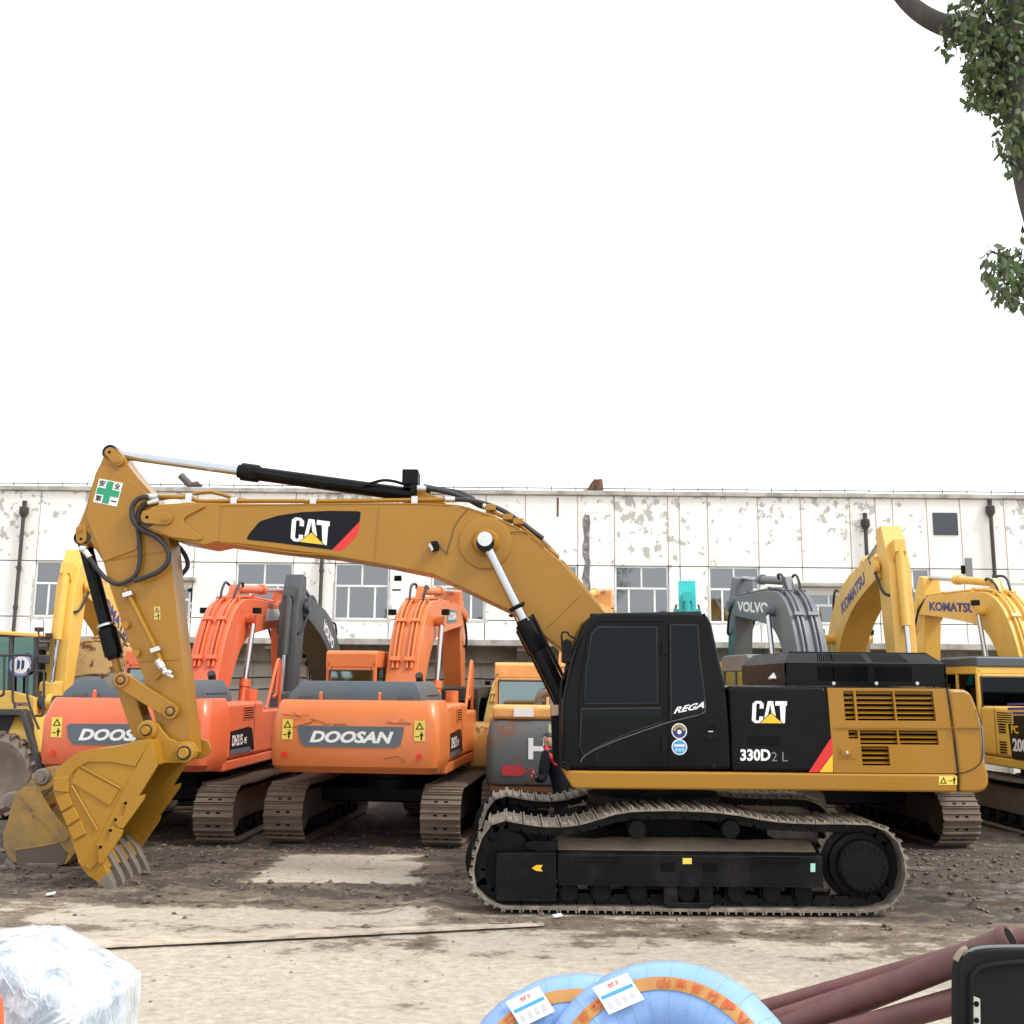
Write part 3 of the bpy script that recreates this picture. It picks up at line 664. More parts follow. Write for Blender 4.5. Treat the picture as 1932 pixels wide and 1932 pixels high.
def lockplate(pa, pb, Z, Y, r, parent):
    A, B = at(*Z(*pa), Y), at(*Z(*pb), Y); d = (B - A).normalized(); nrm = Vector((-d.z, 0, d.x)); P = []
    for i in range(9): a = math.pi / 2 + math.pi * i / 8; P.append(A + (d * math.cos(a) + nrm * math.sin(a)) * r)
    for i in range(9): a = -math.pi / 2 + math.pi * i / 8; P.append(B + (d * math.cos(a) + nrm * math.sin(a)) * r)
    o = MB().prism(P, (0, -.035, 0)).build('pin_keeper', M_CY, parent, bev=.008)
    MB().cyl(A + Vector((0, -.036, 0)), A + Vector((0, -.038, 0)), r * .28, n=12).build('grease_hole', M_DARK, o)
    MB().lathe(B + Vector((0, -.034, 0)), (0, -1, 0), [(0, r * .62), (.012, r * .6), (.012, r * .35), (.025, r * .33), (.026, .001)], 16).build('keeper_bolt', M_CY, o)
lockplate((700, 187), (753, 243), Z1, YS0 - .02, .068, stick)
lockplate((937, 598), (1055, 608), Z1, YB0 - .034, .082, boom)
lockplate((520, 735), (517, 678), Z1, YS0 - .01, .068, stick)
for Z, p in ((Z1, (700, 190)), (Z1, (535, 725))):
    c = at(*Z(*p), YS0); MB().cyl(c, c + Vector((0, -.02, 0)), .085, n=20).build('pin_seal', M_RUB, stick)
c = at(*Z1(945, 612), YB0 - .003); MB().cyl(c, c + Vector((0, -.03, 0)), .105, n=24).build('pin_seal', M_RUB, boom)
# safety poster: white square, green cross, four characters
SP = pxP(Z1, YS0 - .020, (590, 498), (740, 528), (630, 350))
def cutP(P, poly, nm, m, d, parent): return MB().prism([P(u, v) + Vector((0, -d, 0)) for u, v in poly], (0, -.002, 0)).build(nm, m, parent, smooth=0)
sg = cutP(SP, [(0, 0), (1, 0), (1, 1), (0, 1)], 'safety_sticker', M_WHITE, 0, stick)
cutP(SP, [(.36, .03), (.64, .03), (.64, .36), (.97, .36), (.97, .64), (.64, .64), (.64, .97), (.36, .97), (.36, .64), (.03, .64), (.03, .36), (.36, .36)], 'green_cross', M_DGRN, .003, sg)
for ch, u, v in (('安', .05, .70), ('全', .69, .70), ('第', .05, .06), ('一', .69, .16)):
    hh = .26 if ch != '一' else .05
    text(ch, 'character', M_DBLK, sg, SP(u, v) + Vector((0, -.003, 0)), SP(u + .26, v) + Vector((0, -.003, 0)), SP(u, v + hh) + Vector((0, -.003, 0)), bold=.02)
warn(stick, mat('sticker_faded', (.55, .42, .12), .5), pxP(Z1, YS0 - .001, (978, 1245), (1018, 1243), (975, 1163)))
# stick pipe, clamps, hoses
ptube('hydraulic_pipe', M_CY, Z1, YS0 - .07, [(790, 1050), (815, 1090), (900, 1260), (985, 1430), (1020, 1505)], .028, stick, 2)
for x, y in ((812, 1084), (988, 1435)):
    c = at(*Z1(x, y), YS0 - .07); MB().obox(c, (.06, 0, .02), (0, .05, 0), (-.012, 0, .03)).build('pipe_clamp', M_ZINC, stick, bev=.008)
for L, r_ in (([(1000, 105), (1030, 155)], .05), ([(1030, 150), (1060, 190)], .03), ([(1035, 185), (1075, 180), (1085, 190)], .035), ([(1060, 195), (1100, 215)], .026)):
    MB().tube(pts(Z2, YS0 - .07, *L), r_, 8).build('valve', M_ZINC, stick)
ptube('bracket_rod', M_CY, Z2, YS0 - .03, [(985, 225), (1040, 175)], .022, stick, 1)
for Z, x, y in ((Z1, 805, 1280), (Z1, 872, 1458)):
    c = at(*Z(x, y), YS0); MB().lathe(c, (0, -1, 0), [(0, .035), (.05, .035), (.05, .05), (.07, .05), (.07, .001)], 10).build('pipe_stud', M_CY, stick)
ptube('hose', M_RUB, Z1, YS0 - .12, [(940, 467), (885, 475), (845, 515), (835, 570), (850, 625), (900, 675), (975, 710), (1035, 760), (1068, 820), (1062, 880), (1020, 930), (950, 965), (850, 1000)], .036, stick)
ptube('hose', M_RUB, Z1, YS0 - .07, [(950, 500), (910, 520), (880, 560), (870, 620), (880, 720), (888, 800), (885, 880), (860, 960), (800, 1005), (740, 1018), (680, 990), (630, 940), (590, 885), (565, 850)], .031, stick)
ptube('hose', M_RUB, Z1, YS1 + .12, [(1100, 760), (1140, 790), (1180, 850), (1188, 910), (1150, 960)], .033, stick)
for a, b, r_ in (((930, 465), (1000, 463), .042), ((940, 505), (1010, 490), .042), ((525, 795), (570, 850), .04), ((510, 795), (550, 800), .05)):
    A, B = at(*Z1(*a), YS0 - .08), at(*Z1(*b), YS0 - .08); MB().cyl(A, B, r_, n=10).build('hose_fitting', M_ZINC, stick)
# ---------------- bucket cylinder and linkage
a, b = at(*Z2(765, 232), CC), at(*Z1(530, 730), CC)
bk = cylinder('bucket_cylinder', a, b, .165, .055, .092, M_BLK, cat, rod=M_CY, collar=1.35, clen=.42)
d = (b - a).normalized(); s = a.lerp(b, .165) + d * .42
MB().cyl(s, s + d * .03, .128, n=24).build('collar_ring', M_ZINC, bk)
MB().cyl(a.lerp(b, .5) + Vector((.02, -.10, 0)), a.lerp(b, .93) + Vector((.02, -.10, 0)), .012, n=8).build('hydraulic_pipe', M_BLK, bk)
def bar(name, p, q, Z, Y, r0, r1, th, parent, m=M_CY):
    A, B = at(*Z(*p), Y), at(*Z(*q), Y); d = (B - A).normalized(); nrm = Vector((-d.z, 0, d.x)); P = []
    for i in range(9): a = math.pi / 2 + math.pi * i / 8; P.append(A + (d * math.cos(a) + nrm * math.sin(a)) * r0)
    for i in range(9): a = -math.pi / 2 + math.pi * i / 8; P.append(B + (d * math.cos(a) + nrm * math.sin(a)) * r1)
    return MB().prism(P, (0, th, 0)).build(name, m, parent, bev=.01)
for y0 in (CC - .31, CC + .25):
    l = bar('side_link', (765, 232), (1080, 430), Z2, y0, .105, .10, .06, cat)
    if y0 < CC:
        for p in ((765, 232), (1078, 430)): pin(p, Z2, y0 - .03, .062, .08, l)
l = bar('bucket_link', (770, 240), (880, 555), Z2, CC - .17, .10, .10, .34, cat)
c = at(*Z2(765, 232), CC); MB().lathe(c - Vector((0, .25, 0)), (0, 1, 0), [(0, .095), (.06, .095), (.06, .075), (.12, .075), (.12, .095), (.18, .095), (.18, .075), (.32, .075), (.32, .095), (.5, .095)], 20).build('bushing', M_STEEL, l)
# ---------------- bucket
YK0, YK1 = CC - .66, CC + .66
sideo = [(962, 622), (905, 611), (840, 622), (770, 650), (700, 660), (600, 668), (500, 690), (425, 738), (365, 795), (342, 850), (335, 930), (350, 975), (395, 1080), (437, 1190), (468, 1300), (500, 1390), (535, 1450), (618, 1405), (995, 782)]
bucket = None
for i, (y0, nm) in enumerate(((YK0, 'bucket'), (YK1 - .04, 'bucket_side'))):
    P = [p + Vector((0, y0 - YK0, 0)) for p in pts(Z2, YK0, *sideo)]
    o = MB().prism(P, (0, .04, 0)).build('bucket' if i == 0 else 'side_wall', M_CYB, cat if i == 0 else bucket, bev=.006)
    if i == 0: bucket = o
    # heavy rim along the mouth, reinforcing web
    Y2 = y0 - .004 - .016 if i == 0 else y0 + .044
    sh = Vector((0, Y2 - YK0, 0))
    MB().prism([p + sh for p in pts(Z2, YK0, (935, 650), (965, 640), (993, 785), (640, 1370), (570, 1440), (540, 1405))], (0, .018, 0)).build('rim_plate', M_CYB, bucket, bev=.005)
    MB().prism([p + sh for p in pts(Z2, YK0, (455, 880), (700, 1030), (760, 925), (500, 790))], (0, .016, 0)).build('web_plate', M_CYB, bucket, bev=.005)
    MB().prism([p + sh for p in pts(Z2, YK0, (345, 860), (372, 800), (430, 745), (520, 705), (700, 672), (850, 650), (935, 650), (860, 780), (700, 750), (560, 752), (480, 800), (440, 860))], (0, .014, 0)).build('crown_plate', M_CYB, bucket, bev=.005)
    for L in ([(520, 780), (770, 920)], [(460, 900), (620, 1180)]):
        MB().tube([p + sh for p in pts(Z2, YK0, *L)], .012, 6).build('weld_seam', M_CYB, bucket)
    # side cutters with bolts
    for poly, bolts in (([(800, 1000), (830, 985), (930, 952), (925, 980), (790, 1170), (760, 1168), (725, 1120), (740, 1095), (790, 1090), (805, 1040), (790, 1020)], ((805, 1010), (742, 1115))),
                        ([(700, 1165), (720, 1155), (790, 1180), (780, 1215), (660, 1390), (635, 1395), (628, 1270), (660, 1262), (690, 1250), (705, 1210), (692, 1190)], ((710, 1182), (647, 1287)))):
        s2 = sh + Vector((0, -.03 if i == 0 else .02, 0))
        sc2 = MB().prism([p + s2 for p in pts(Z2, YK0, *poly)], (0, .028, 0)).build('side_cutter', M_CYB, bucket, bev=.005)
        for bx in bolts:
            c = at(*Z2(*bx), YK0) + s2; MB().cyl(c + Vector((0, -.004, 0)), c + Vector((0, .03, 0)), .02, n=12).build('bolt_hole', M_DARK, sc2)
# rounded shell from crown to lip
shell = pts(Z2, YK0, (985, 770), (962, 622), (905, 611), (840, 622), (770, 650), (700, 660), (600, 668), (500, 690), (425, 738), (365, 795), (342, 850), (335, 930), (350, 975), (395, 1080), (437, 1190), (468, 1300), (500, 1390), (540, 1452))
cen = at(*Z2(650, 1000), YK0); rows = []
for p in shell:
    inn = p + (cen - p).normalized() * .035
    rows.append((p, inn))
mb = MB(); W_ = Vector((0, YK1 - YK0, 0)) - Vector((0, .02, 0)); o_ = Vector((0, .01, 0))
mb.loft([[a + o_, a + W_, b + W_, b + o_] for a, b in rows]); mb.build('shell', M_CYB, bucket, smooth=50)
# heel wear blocks on the back edge
for q in (((340, 850), (435, 845), (440, 945), (345, 935)), ((357, 985), (435, 945), (466, 1025), (392, 1068)), ((398, 1082), (475, 1035), (508, 1108), (430, 1160)), ((434, 1172), (518, 1125), (550, 1205), (470, 1250))):
    MB().prism([p + Vector((0, -.028, 0)) for p in pts(Z2, YK0, *q)], (0, .12, 0)).build('heel_shroud', M_CYB, bucket, bev=.01)
    MB().prism([p + Vector((0, YK1 - YK0 - .10, 0)) for p in pts(Z2, YK0, *q)], (0, .12, 0)).build('heel_shroud', M_CYB, bucket, bev=.01)
# hinge ears
for y0 in (CC - .33, CC + .27):
    P = [p + Vector((0, y0 - YK0, 0)) for p in pts(Z2, YK0, (760, 652), (810, 630), (842, 595), (848, 545), (868, 510), (905, 498), (945, 515), (972, 560), (1012, 608), (1075, 635), (1130, 628), (1178, 645), (1200, 695), (1188, 738), (1130, 765), (1060, 772), (985, 772), (900, 700))]
    ear = MB().prism(P, (0, .06, 0)).build('hinge_ear', M_CYB, bucket, bev=.01)
    if y0 < CC:
        sp_ = Vector((0, 0, 0))
        for p_, rr in (((878, 557), .07), ((1122, 705), .085)):
            c = at(*Z2(*p_), YK0); c.y = y0
            MB().lathe(c, (0, -1, 0), [(0, .13), (.04, .125), (.05, .105), (.05, rr)], 28).build('pin_boss', M_CYB, ear)
            MB().lathe(c + Vector((0, -.045, 0)), (0, -1, 0), [(0, rr * 1.1), (.012, rr * 1.1), (.014, rr * .85), (0, rr * .8)], 24).build('pin_ring', M_RUB, ear)
            MB().lathe(c + Vector((0, -.04, 0)), (0, -1, 0), [(0, rr * .8), (.05, rr * .8), (.06, rr * .7), (.06, .001)], 24).build('pin', M_CYB, ear)
# lip plate and five teeth
A, B = at(*Z2(540, 1440), YK0), at(*Z2(640, 1385), YK0)
tip = gnd(*Z2(648, 1612)); tip.y = YK0
root_ = at(*Z2(596, 1420), YK0); dt = (tip - root_).normalized(); side_d = Vector((dt.z, 0, -dt.x)); side_d = side_d if side_d.x > 0 else -side_d
MB().prism([root_ - side_d * .10 - dt * .12, root_ + side_d * .10 - dt * .12, root_ + side_d * .06 + dt * .10, root_ - side_d * .06 + dt * .10], (0, YK1 - YK0, 0)).build('lip', M_CYB, bucket, bev=.01)
LT = (tip - root_).length
for k in range(5):
    y = YK0 + .07 + (YK1 - YK0 - .14) * k / 4; e = Vector((0, y - YK0, 0)); wd = .055
    sec_ = lambda t, h, w_: [root_ + e + dt * t + side_d * h * i + Vector((0, w_ * j, 0)) for i, j in ((-1, -1), (1, -1), (1, 1), (-1, 1))]
    ad = MB().loft([sec_(-.20, .11, wd + .02), sec_(.02, .12, wd + .02), sec_(LT * .5, .075, wd)]).build('tooth_adapter', M_CYB if k == 0 else M_STEEL, bucket, bev=.01)
    MB().loft([sec_(LT * .5 - .03, .09, wd + .012), sec_(LT * .75, .06, wd), sec_(LT * 1.02, .018, wd * .7)]).build('tooth', M_STEEL, bucket, bev=.008)

# ------------------------------------------------------------------ ground
def nz(x, y, s=1., seed=0., o=4):
    v = 0; a = 1.; t = 0
    for i in range(o):
        v += a * noise.noise((x * s + seed, y * s + seed * 1.7, seed * .31)); t += a; a *= .55; s *= 2.03
    return v / t
def sst(a, b, x):
    t = max(0., min(1., (x - a) / (b - a))); return t * t * (3 - 2 * t)
def rect_mask(x, y, x0, x1, y0, y1, soft):
    return sst(x0 - soft, x0 + soft, x) * (1 - sst(x1 - soft, x1 + soft, x)) * sst(y0 - soft, y0 + soft, y) * (1 - sst(y1 - soft, y1 + soft, y))
s2a, s2b = gnd(470, 1664), gnd(800, 1612)
jx = gnd(797, 1800).x
def ground_state(x, y):
    """mud 0 dry slab .. 1 dark mud, wet 0..1"""
    w1 = nz(x * .35, y * 1.3, 1.0, 3.1) ; w2 = nz(x * .6, y * 2.2, 1.6, 8.7); w3 = nz(x, y * 2.2, 4.0, 1.3, 3)
    m = sst(10.1, 11.9, y + w1 * 1.1 + .45 * sst(-.2, .8, x) - .25) * .50
    m += sst(12.3, 13.0, y + w1 * .6) * .22 + .10 * sst(15.2, 16.2, y)
    m += (.55 * w2 + .45 * nz(x * .28, y * 2.6, 1.1, 12.3)) * sst(9.8, 12, y) + .14 * w3
    m -= .75 * rect_mask(x + w1 * .25 + w3 * .12, y + w2 * .35 + w3 * .1, s2a.x, s2b.x, s2a.y, s2b.y, .14)
    m -= .45 * rect_mask(x + w1 * .5, y + w2 * .4, -5.2, -1.0, 11.7, 12.35, .15)
    m += .30 * (.7 + w1) * rect_mask(x + w2 * .22 + w3 * .1, y, jx - .10, jx + .12, 6.0, 11.4, .11)
    m -= .15 * rect_mask(x, y + w1, -6, -3, 12.2, 12.9, .3)
    m += .20 * sst(.05, .5, w2 + .3 * nz(x * .5, y * 3, 1.2, 21.)) * (1 - .5 * sst(10.5, 12, y))
    m += .18 * rect_mask(x, y, 4.6, 30, 11.9, 17, .5)
    wet = rect_mask(x, y, 4.9, 9.5, 11.6, 15.6, .5) * sst(-.06, .10, nz(x * .7, y * 2.4, .9, 5.5))
    wet = max(wet, rect_mask(x, y, -1.9, -.2, 12.0, 13.6, .25) * sst(.05, .2, nz(x * .8, y * 2.6, 1.5, 2.5)))
    return max(0., min(1., m)), max(0., min(1., wet))
def ground_h(x, y, m=None, wt=None):
    if m is None: m, wt = ground_state(x, y)
    h = -.015 + .085 * m * nz(x * .45, y * 2.0, 2.2, 4.4) + (.085 + .10 * rect_mask(x, y, -9, 9, 12.6, 14.6, .4)) * m * m * abs(nz(x * .8, y * 1.6, 5.0, 9.9)) + .012 * (.3 + m) * nz(x, y, 9, 2.2, 3)
    if y > 15.5: h *= .8
    # flat under the tracks and at the contact of the teeth
    k = rect_mask(x, y, 0.2 - 1.2, 5.3, YN - .08, YN + .85, .12)
    h = h * (1 - k) - .012 * k
    h = h * (1 - .8 * wt) - .012 * wt
    # mud pushed up before the idler and behind the sprocket
    h += .07 * rect_mask(x, y, -1.35, -.62, YN - .1, YN + .9, .22) * (.6 + nz(x, y, 5, 7.7))
    h += .06 * rect_mask(x, y, 4.85, 5.6, YN - .1, YN + .9, .25) * (.6 + nz(x, y, 5, 6.7))
    # heap at the bucket teeth
    h += .07 * rect_mask(x, y, -5.2, -3.9, 13.1, 14.4, .3) * (.5 + nz(x, y, 4, 1.7))
    return h
st = .055
xs = [-900, -400, -150, -70, -40, -26, -18, -13, -10.5] + [-9.2 + i * st for i in range(int(18.4 / st) + 1)] + [10.5, 13, 18, 26, 40, 70, 150, 400, 900]
ys = [-60, -20, 0, 4, 5.6] + [6.4 + i * st for i in range(int(12.6 / st) + 1)] + [19.6, 21, 23, 26, 30, 40, 70, 150, 400, 1200]
vv, muds, wets = [], [], []
for y in ys:
    for x in xs:
        m_, w_ = ground_state(x, y)
        inside = -9.3 < x < 9.3 and 6.3 < y < 19.2
        vv.append((x, y, ground_h(x, y, m_, w_) if inside else -.012)); muds.append(m_ if inside or abs(x) < 60 and y < 60 else .6); wets.append(w_)
nx = len(xs)
ff = [(j * nx + i, j * nx + i + 1, (j + 1) * nx + i + 1, (j + 1) * nx + i) for j in range(len(ys) - 1) for i in range(nx - 1)]
me = bpy.data.meshes.new('ground'); me.from_pydata(vv, [], ff); me.shade_smooth()
a = me.attributes.new('mud', 'FLOAT', 'POINT'); a.data.foreach_set('value', muds)
a = me.attributes.new('wet', 'FLOAT', 'POINT'); a.data.foreach_set('value', wets)
gm = bpy.data.materials.new('ground_dirt'); gm.use_nodes = True
n = gm.node_tree; L = n.links; b = n.nodes['Principled BSDF']
def nd(t, **k):
    x = n.nodes.new(t)
    for kk, v_ in k.items(): setattr(x, kk, v_)
    return x
geo = nd('ShaderNodeNewGeometry'); mp = nd('ShaderNodeMapping'); mp.inputs['Scale'].default_value = (.85, 1.15, 1)
L.new(geo.outputs['Position'], mp.inputs[0])
def gnoise(s, d=8, r_=.65):
    t = nd('ShaderNodeTexNoise'); t.inputs['Scale'].default_value = s; t.inputs['Detail'].default_value = d; t.inputs['Roughness'].default_value = r_
    L.new(mp.outputs[0], t.inputs[0]); return t.outputs[0]
def mr(s, a_, b_, c_=0., d_=1.):
    t = nd('ShaderNodeMapRange')
    for i, v_ in zip((1, 2, 3, 4), (a_, b_, c_, d_)): t.inputs[i].default_value = v_
    L.new(s, t.inputs[0]); return t.outputs[0]
def ma(op, a_, b_):
    t = nd('ShaderNodeMath', operation=op, use_clamp=False)
    for i, v_ in ((0, a_), (1, b_)):
        if isinstance(v_, float): t.inputs[i].default_value = v_
        else: L.new(v_, t.inputs[i])
    return t.outputs[0]
def cm(f, a_, b_):
    t = nd('ShaderNodeMix', data_type='RGBA')
    L.new(f, t.inputs[0])
    for i, v_ in ((6, a_), (7, b_)):
        if isinstance(v_, tuple): t.inputs[i].default_value = (*v_, 1)
        else: L.new(v_, t.inputs[i])
    return t.outputs[2]
am = nd('ShaderNodeAttribute', attribute_name='mud').outputs['Fac']; aw = nd('ShaderNodeAttribute', attribute_name='wet').outputs['Fac']
g1, g2, g3 = gnoise(2.6), gnoise(11., 10, .72), gnoise(42., 8, .78)
f = ma('ADD', ma('MULTIPLY', am, 1.1), ma('ADD', mr(g1, .3, .7, -.30, .30), mr(g2, .3, .7, -.26, .26)))
dry = cm(mr(g2, .35, .65), (.46, .39, .30), (.70, .635, .53))
brown = cm(mr(g3, .3, .7), (.125, .092, .064), (.30, .235, .17))
dark = cm(mr(g3, .3, .7), (.045, .035, .027), (.13, .103, .08))
c_ = cm(mr(f, .22, .48), dry, brown); c_ = cm(mr(f, .62, .86), c_, dark)
c_ = cm(mr(gnoise(60., 5, .75), .57, .68, 0, .7), c_, (.10, .08, .06))
c_ = cm(ma('MULTIPLY', aw, .75), c_, (.075, .068, .062))
L.new(c_, b.inputs['Base Color'])
L.new(mr(ma('MULTIPLY', aw, mr(g1, .30, .50)), .25, .75, .92, .10), b.inputs['Roughness'])
bpn = nd('ShaderNodeBump'); bpn.inputs['Distance'].default_value = .06
L.new(mr(aw, .2, .9, .75, .08), bpn.inputs['Strength'])
L.new(ma('ADD', ma('MULTIPLY', g2, 1.3), ma('MULTIPLY', g3, .8)), bpn.inputs['Height']); L.new(bpn.outputs[0], b.inputs['Normal'])
gr_o = link('ground', me, gm); gr_o['kind'] = 'structure'

def scatter(name, label, cat_, spots, m, seed, sizes):
    r = random.Random(seed); mb = MB()
    for x, y in spots:
        s = sizes(r); h = ground_h(x, y)
        q = [Vector(v_) * s * r.uniform(.65, 1.25) for v_ in ((1, 0, 0), (0, 1, 0), (-1, 0, 0), (0, -1, 0), (0, 0, .75), (0, 0, -.6), (.6, .6, .4), (-.6, .5, .4))]
        Mz = Matrix.Rotation(r.uniform(0, 6.28), 3, 'Z')
        q = [Mz @ p + Vector((x, y, h + s * .25)) for p in q]
        mb.add(q, [(0, 6, 4), (6, 1, 4), (1, 7, 4), (7, 2, 4), (2, 3, 4), (3, 0, 4), (0, 1, 6), (1, 2, 7), (1, 0, 5), (2, 1, 5), (3, 2, 5), (0, 3, 5)])
    o = mb.build(name, m, smooth=0); tag(o, label, cat_, None, 'stuff'); return o
r = random.Random(3); sp1, sp2 = [], []
while len(sp1) < 2600:
    x, y = r.uniform(-9, 9), 14.2 + r.random() ** .8 * 5; sp1.append((x, y))
for _ in range(260): sp1.append((r.uniform(-5, 5), r.uniform(8, 12.3)))
while len(sp2) < 4200:
    x, y = r.uniform(-9, 9), r.uniform(11.3, 17)
    m_, w_ = ground_state(x, y)
    if r.random() < m_ ** 3 * 1.5 and w_ < .4 and not (-1 < x < 5.3 and YN - .05 < y < YN + .85): sp2.append((x, y))
scatter('gravel', 'pale grey gravel strewn over the dirt yard', 'gravel', sp1, mat('gravel', (.30, .265, .225), .9, dirt=.6, dirtcol=(.16, .13, .105), dscale=3), 5, lambda r: .004 + .020 * r.random() ** 4)
scatter('mud_clods', 'dark crumbled mud clods thrown up in the ruts', 'mud', sp2, mat('clods', (.12, .094, .07), .95, dirt=.5, dirtcol=(.2, .16, .12), dscale=4), 6, lambda r: .008 + .042 * r.random() ** 3)
# thin mud covered plate in the yard
e0, e1 = gnd(72, 1797), gnd(1027, 1749)
back = Vector((.25, .95, 0)); th = .022
pl = [e0, e1, e1 + Vector((-.35, .32, 0)), e0 + Vector((1.0, .75, 0)), e0 + Vector((.12, .42, 0))]
pp = MB(); k = 40; e0r = e0.copy()
bot_ = [e0.lerp(e1, i / k) + Vector((0, .008 * noise.noise((i * .9, 0, 0)), 0)) for i in range(k + 1)]
bk_ = [p + Vector((.10 * (1 - i / k), .62 - .30 * (i / k) + .05 * noise.noise((i * .4, 3, 0)), -.018)) for i, p in enumerate(bot_)]
rows = [[p + Vector((0, .06, .006)) for p in bot_], [p + Vector((0, 0, .012)) for p in bot_], [p + Vector((0, .004, th + .008)) for p in bot_], [b_ + Vector((0, 0, .004)) for b_ in bk_]]
pp.loft(rows, close=False, caps=False)
tag(pp.build('ground_plate', mat('plate_dirt', (.50, .43, .34), .9, dirt=.85, dirtcol=(.20, .155, .11), dscale=3.5, bump=.9, bscale=20, var=.25), smooth=30),
    'long thin dirt-covered plate with a straight raised edge lying before the bucket', 'plate')

# ------------------------------------------------------------------ old white building
YW = 30.
BX = lambda px: at(px, 1120, YW).x
BZ = lambda py: at(966, py, YW).z
M_WALL = bpy.data.materials.new('peeling_white_paint'); M_WALL.use_nodes = True
n = M_WALL.node_tree; L = n.links; b = n.nodes['Principled BSDF']
geo = nd('ShaderNodeNewGeometry'); mp = nd('ShaderNodeMapping'); mp.inputs['Scale'].default_value = (1, 1, .8); L.new(geo.outputs['Position'], mp.inputs[0])
sep = nd('ShaderNodeSeparateXYZ'); L.new(geo.outputs['Position'], sep.inputs[0])
zhi = mr(sep.outputs[2], BZ(1090), BZ(945), 0., .10)
big = mr(gnoise(.28, 3, .5), .35, .65, -.09, .07)
f = mr(ma('ADD', gnoise(3.6, 8, .64), ma('ADD', zhi, big)), .657, .672)
base = cm(mr(gnoise(.9, 6), .35, .7), (.86, .85, .825), (.80, .785, .75))
mps = nd('ShaderNodeMapping'); mps.inputs['Scale'].default_value = (3.5, 3.5, .22); L.new(geo.outputs['Position'], mps.inputs[0])
ts = nd('ShaderNodeTexNoise'); ts.inputs['Scale'].default_value = 1.2; ts.inputs['Detail'].default_value = 8; ts.inputs['Roughness'].default_value = .7; L.new(mps.outputs[0], ts.inputs[0])
strk = ma('MULTIPLY', mr(ts.outputs[0], .58, .75), mr(sep.outputs[2], BZ(1080), BZ(935), .05, .45))
base = cm(strk, base, (.42, .39, .35))
L.new(cm(f, base, (.46, .445, .42)), b.inputs['Base Color']); b.inputs['Roughness'].default_value = .85
bb = nd('ShaderNodeBump'); bb.inputs['Strength'].default_value = .3; bb.inputs['Distance'].default_value = -.02; L.new(f, bb.inputs['Height']); L.new(bb.outputs[0], b.inputs['Normal'])
M_CONC = mat('weathered_concrete', (.46, .44, .40), .9, dirt=.8, dirtcol=(.17, .16, .14), dscale=1.6, bump=.4, bscale=8, dlo=.45)
M_LWALL = mat('lower_wall', (.62, .585, .52), .9, dirt=.4, dirtcol=(.4, .36, .3), dscale=.9)
M_RENDER = mat('bare_render', (.52, .50, .47), .95, dirt=.5, dirtcol=(.62, .60, .57), dscale=3)
M_DPIPE = mat('drain_pipe_iron', (.045, .04, .038), .6, dirt=.4, dirtcol=(.12, .09, .07), dscale=3)
M_FRAME = mat('white_window_frame', (.78, .79, .80), .4)
M_CURT = mat('curtain', (.42, .52, .66), .9, var=.15)
M_BLIND = mat('blind', (.66, .68, .68), .9)
M_ROOM = mat('room', (.30, .30, .29), .9)
bld = thing('building', 'long old two-storey white building with peeling paint behind the machines', 'building', (0, YW, 0))
z_top, z_head, z_sill, z_can0, z_can1 = BZ(934), BZ(1066), BZ(1171), BZ(1222), BZ(1209)
bays = [(62, 168, 'w'), (256, 362, 'd'), (443, 551, 'c'), (630, 734, 'b'), (814, 915, 'w'), (990, 1090, 'w'), (1160, 1262, 'l'), (1338, 1434, 'w'), (1516, 1610, 'd'), (1692, 1757, 'w')]
edges = [-420, -300, -190, -60]
extra = {1284: 0, 1659: 0, 1821: 0, 1890: 0}
cuts = [BX(-420), BX(-300), BX(-190), BX(-60)]
for a_, c__, _ in bays: cuts += [BX(a_), BX(c__)]
cuts += [BX(1284), BX(1659), BX(1821), BX(1905), BX(2000), BX(2110), BX(2230), BX(2380)]
cuts = sorted(cuts); g_ = .012
winx = [(BX(a_), BX(c__)) for a_, c__, _ in bays]
def inwin(x0, x1): return any(x0 < (a_ + c__) / 2 < x1 or a_ < (x0 + x1) / 2 < c__ for a_, c__ in winx)
bw = MB(); bw.box(cuts[0], cuts[-1], YW + .62, YW + 9, 0, z_top - .05); bw.build('inner_wall', M_ROOM, bld)
for x0, x1 in zip(cuts, cuts[1:]):
    MB().box(x0 + g_, x1 - g_, YW, YW + .25, z_head + g_, z_top).build('wall_panel', M_WALL, bld, bev=.012, seg=1)
    MB().box(x0 + g_, x1 - g_, YW, YW + .25, z_can1 - .01, z_sill - .012).build('wall_panel', M_WALL, bld, bev=.012, seg=1)
    if not inwin(x0, x1): MB().box(x0 + g_, x1 - g_, YW, YW + .25, z_sill + g_, z_head - g_).build('wall_panel', M_WALL, bld, bev=.012, seg=1)
MB().box(cuts[0], cuts[-1], YW + .03, YW + .2, z_can0, z_top - .02).build('joint_backing', mat('joint', (.40, .30, .22), .95), bld) if False else None
rj = MB()
for x in cuts[1:-1]: rj.box(x - g_ * .9, x + g_ * .9, YW + .018, YW + .2, z_head + .05, z_top - .02)
rj.build('joint_filler', mat('joint', (.50, .40, .31), .95), bld)
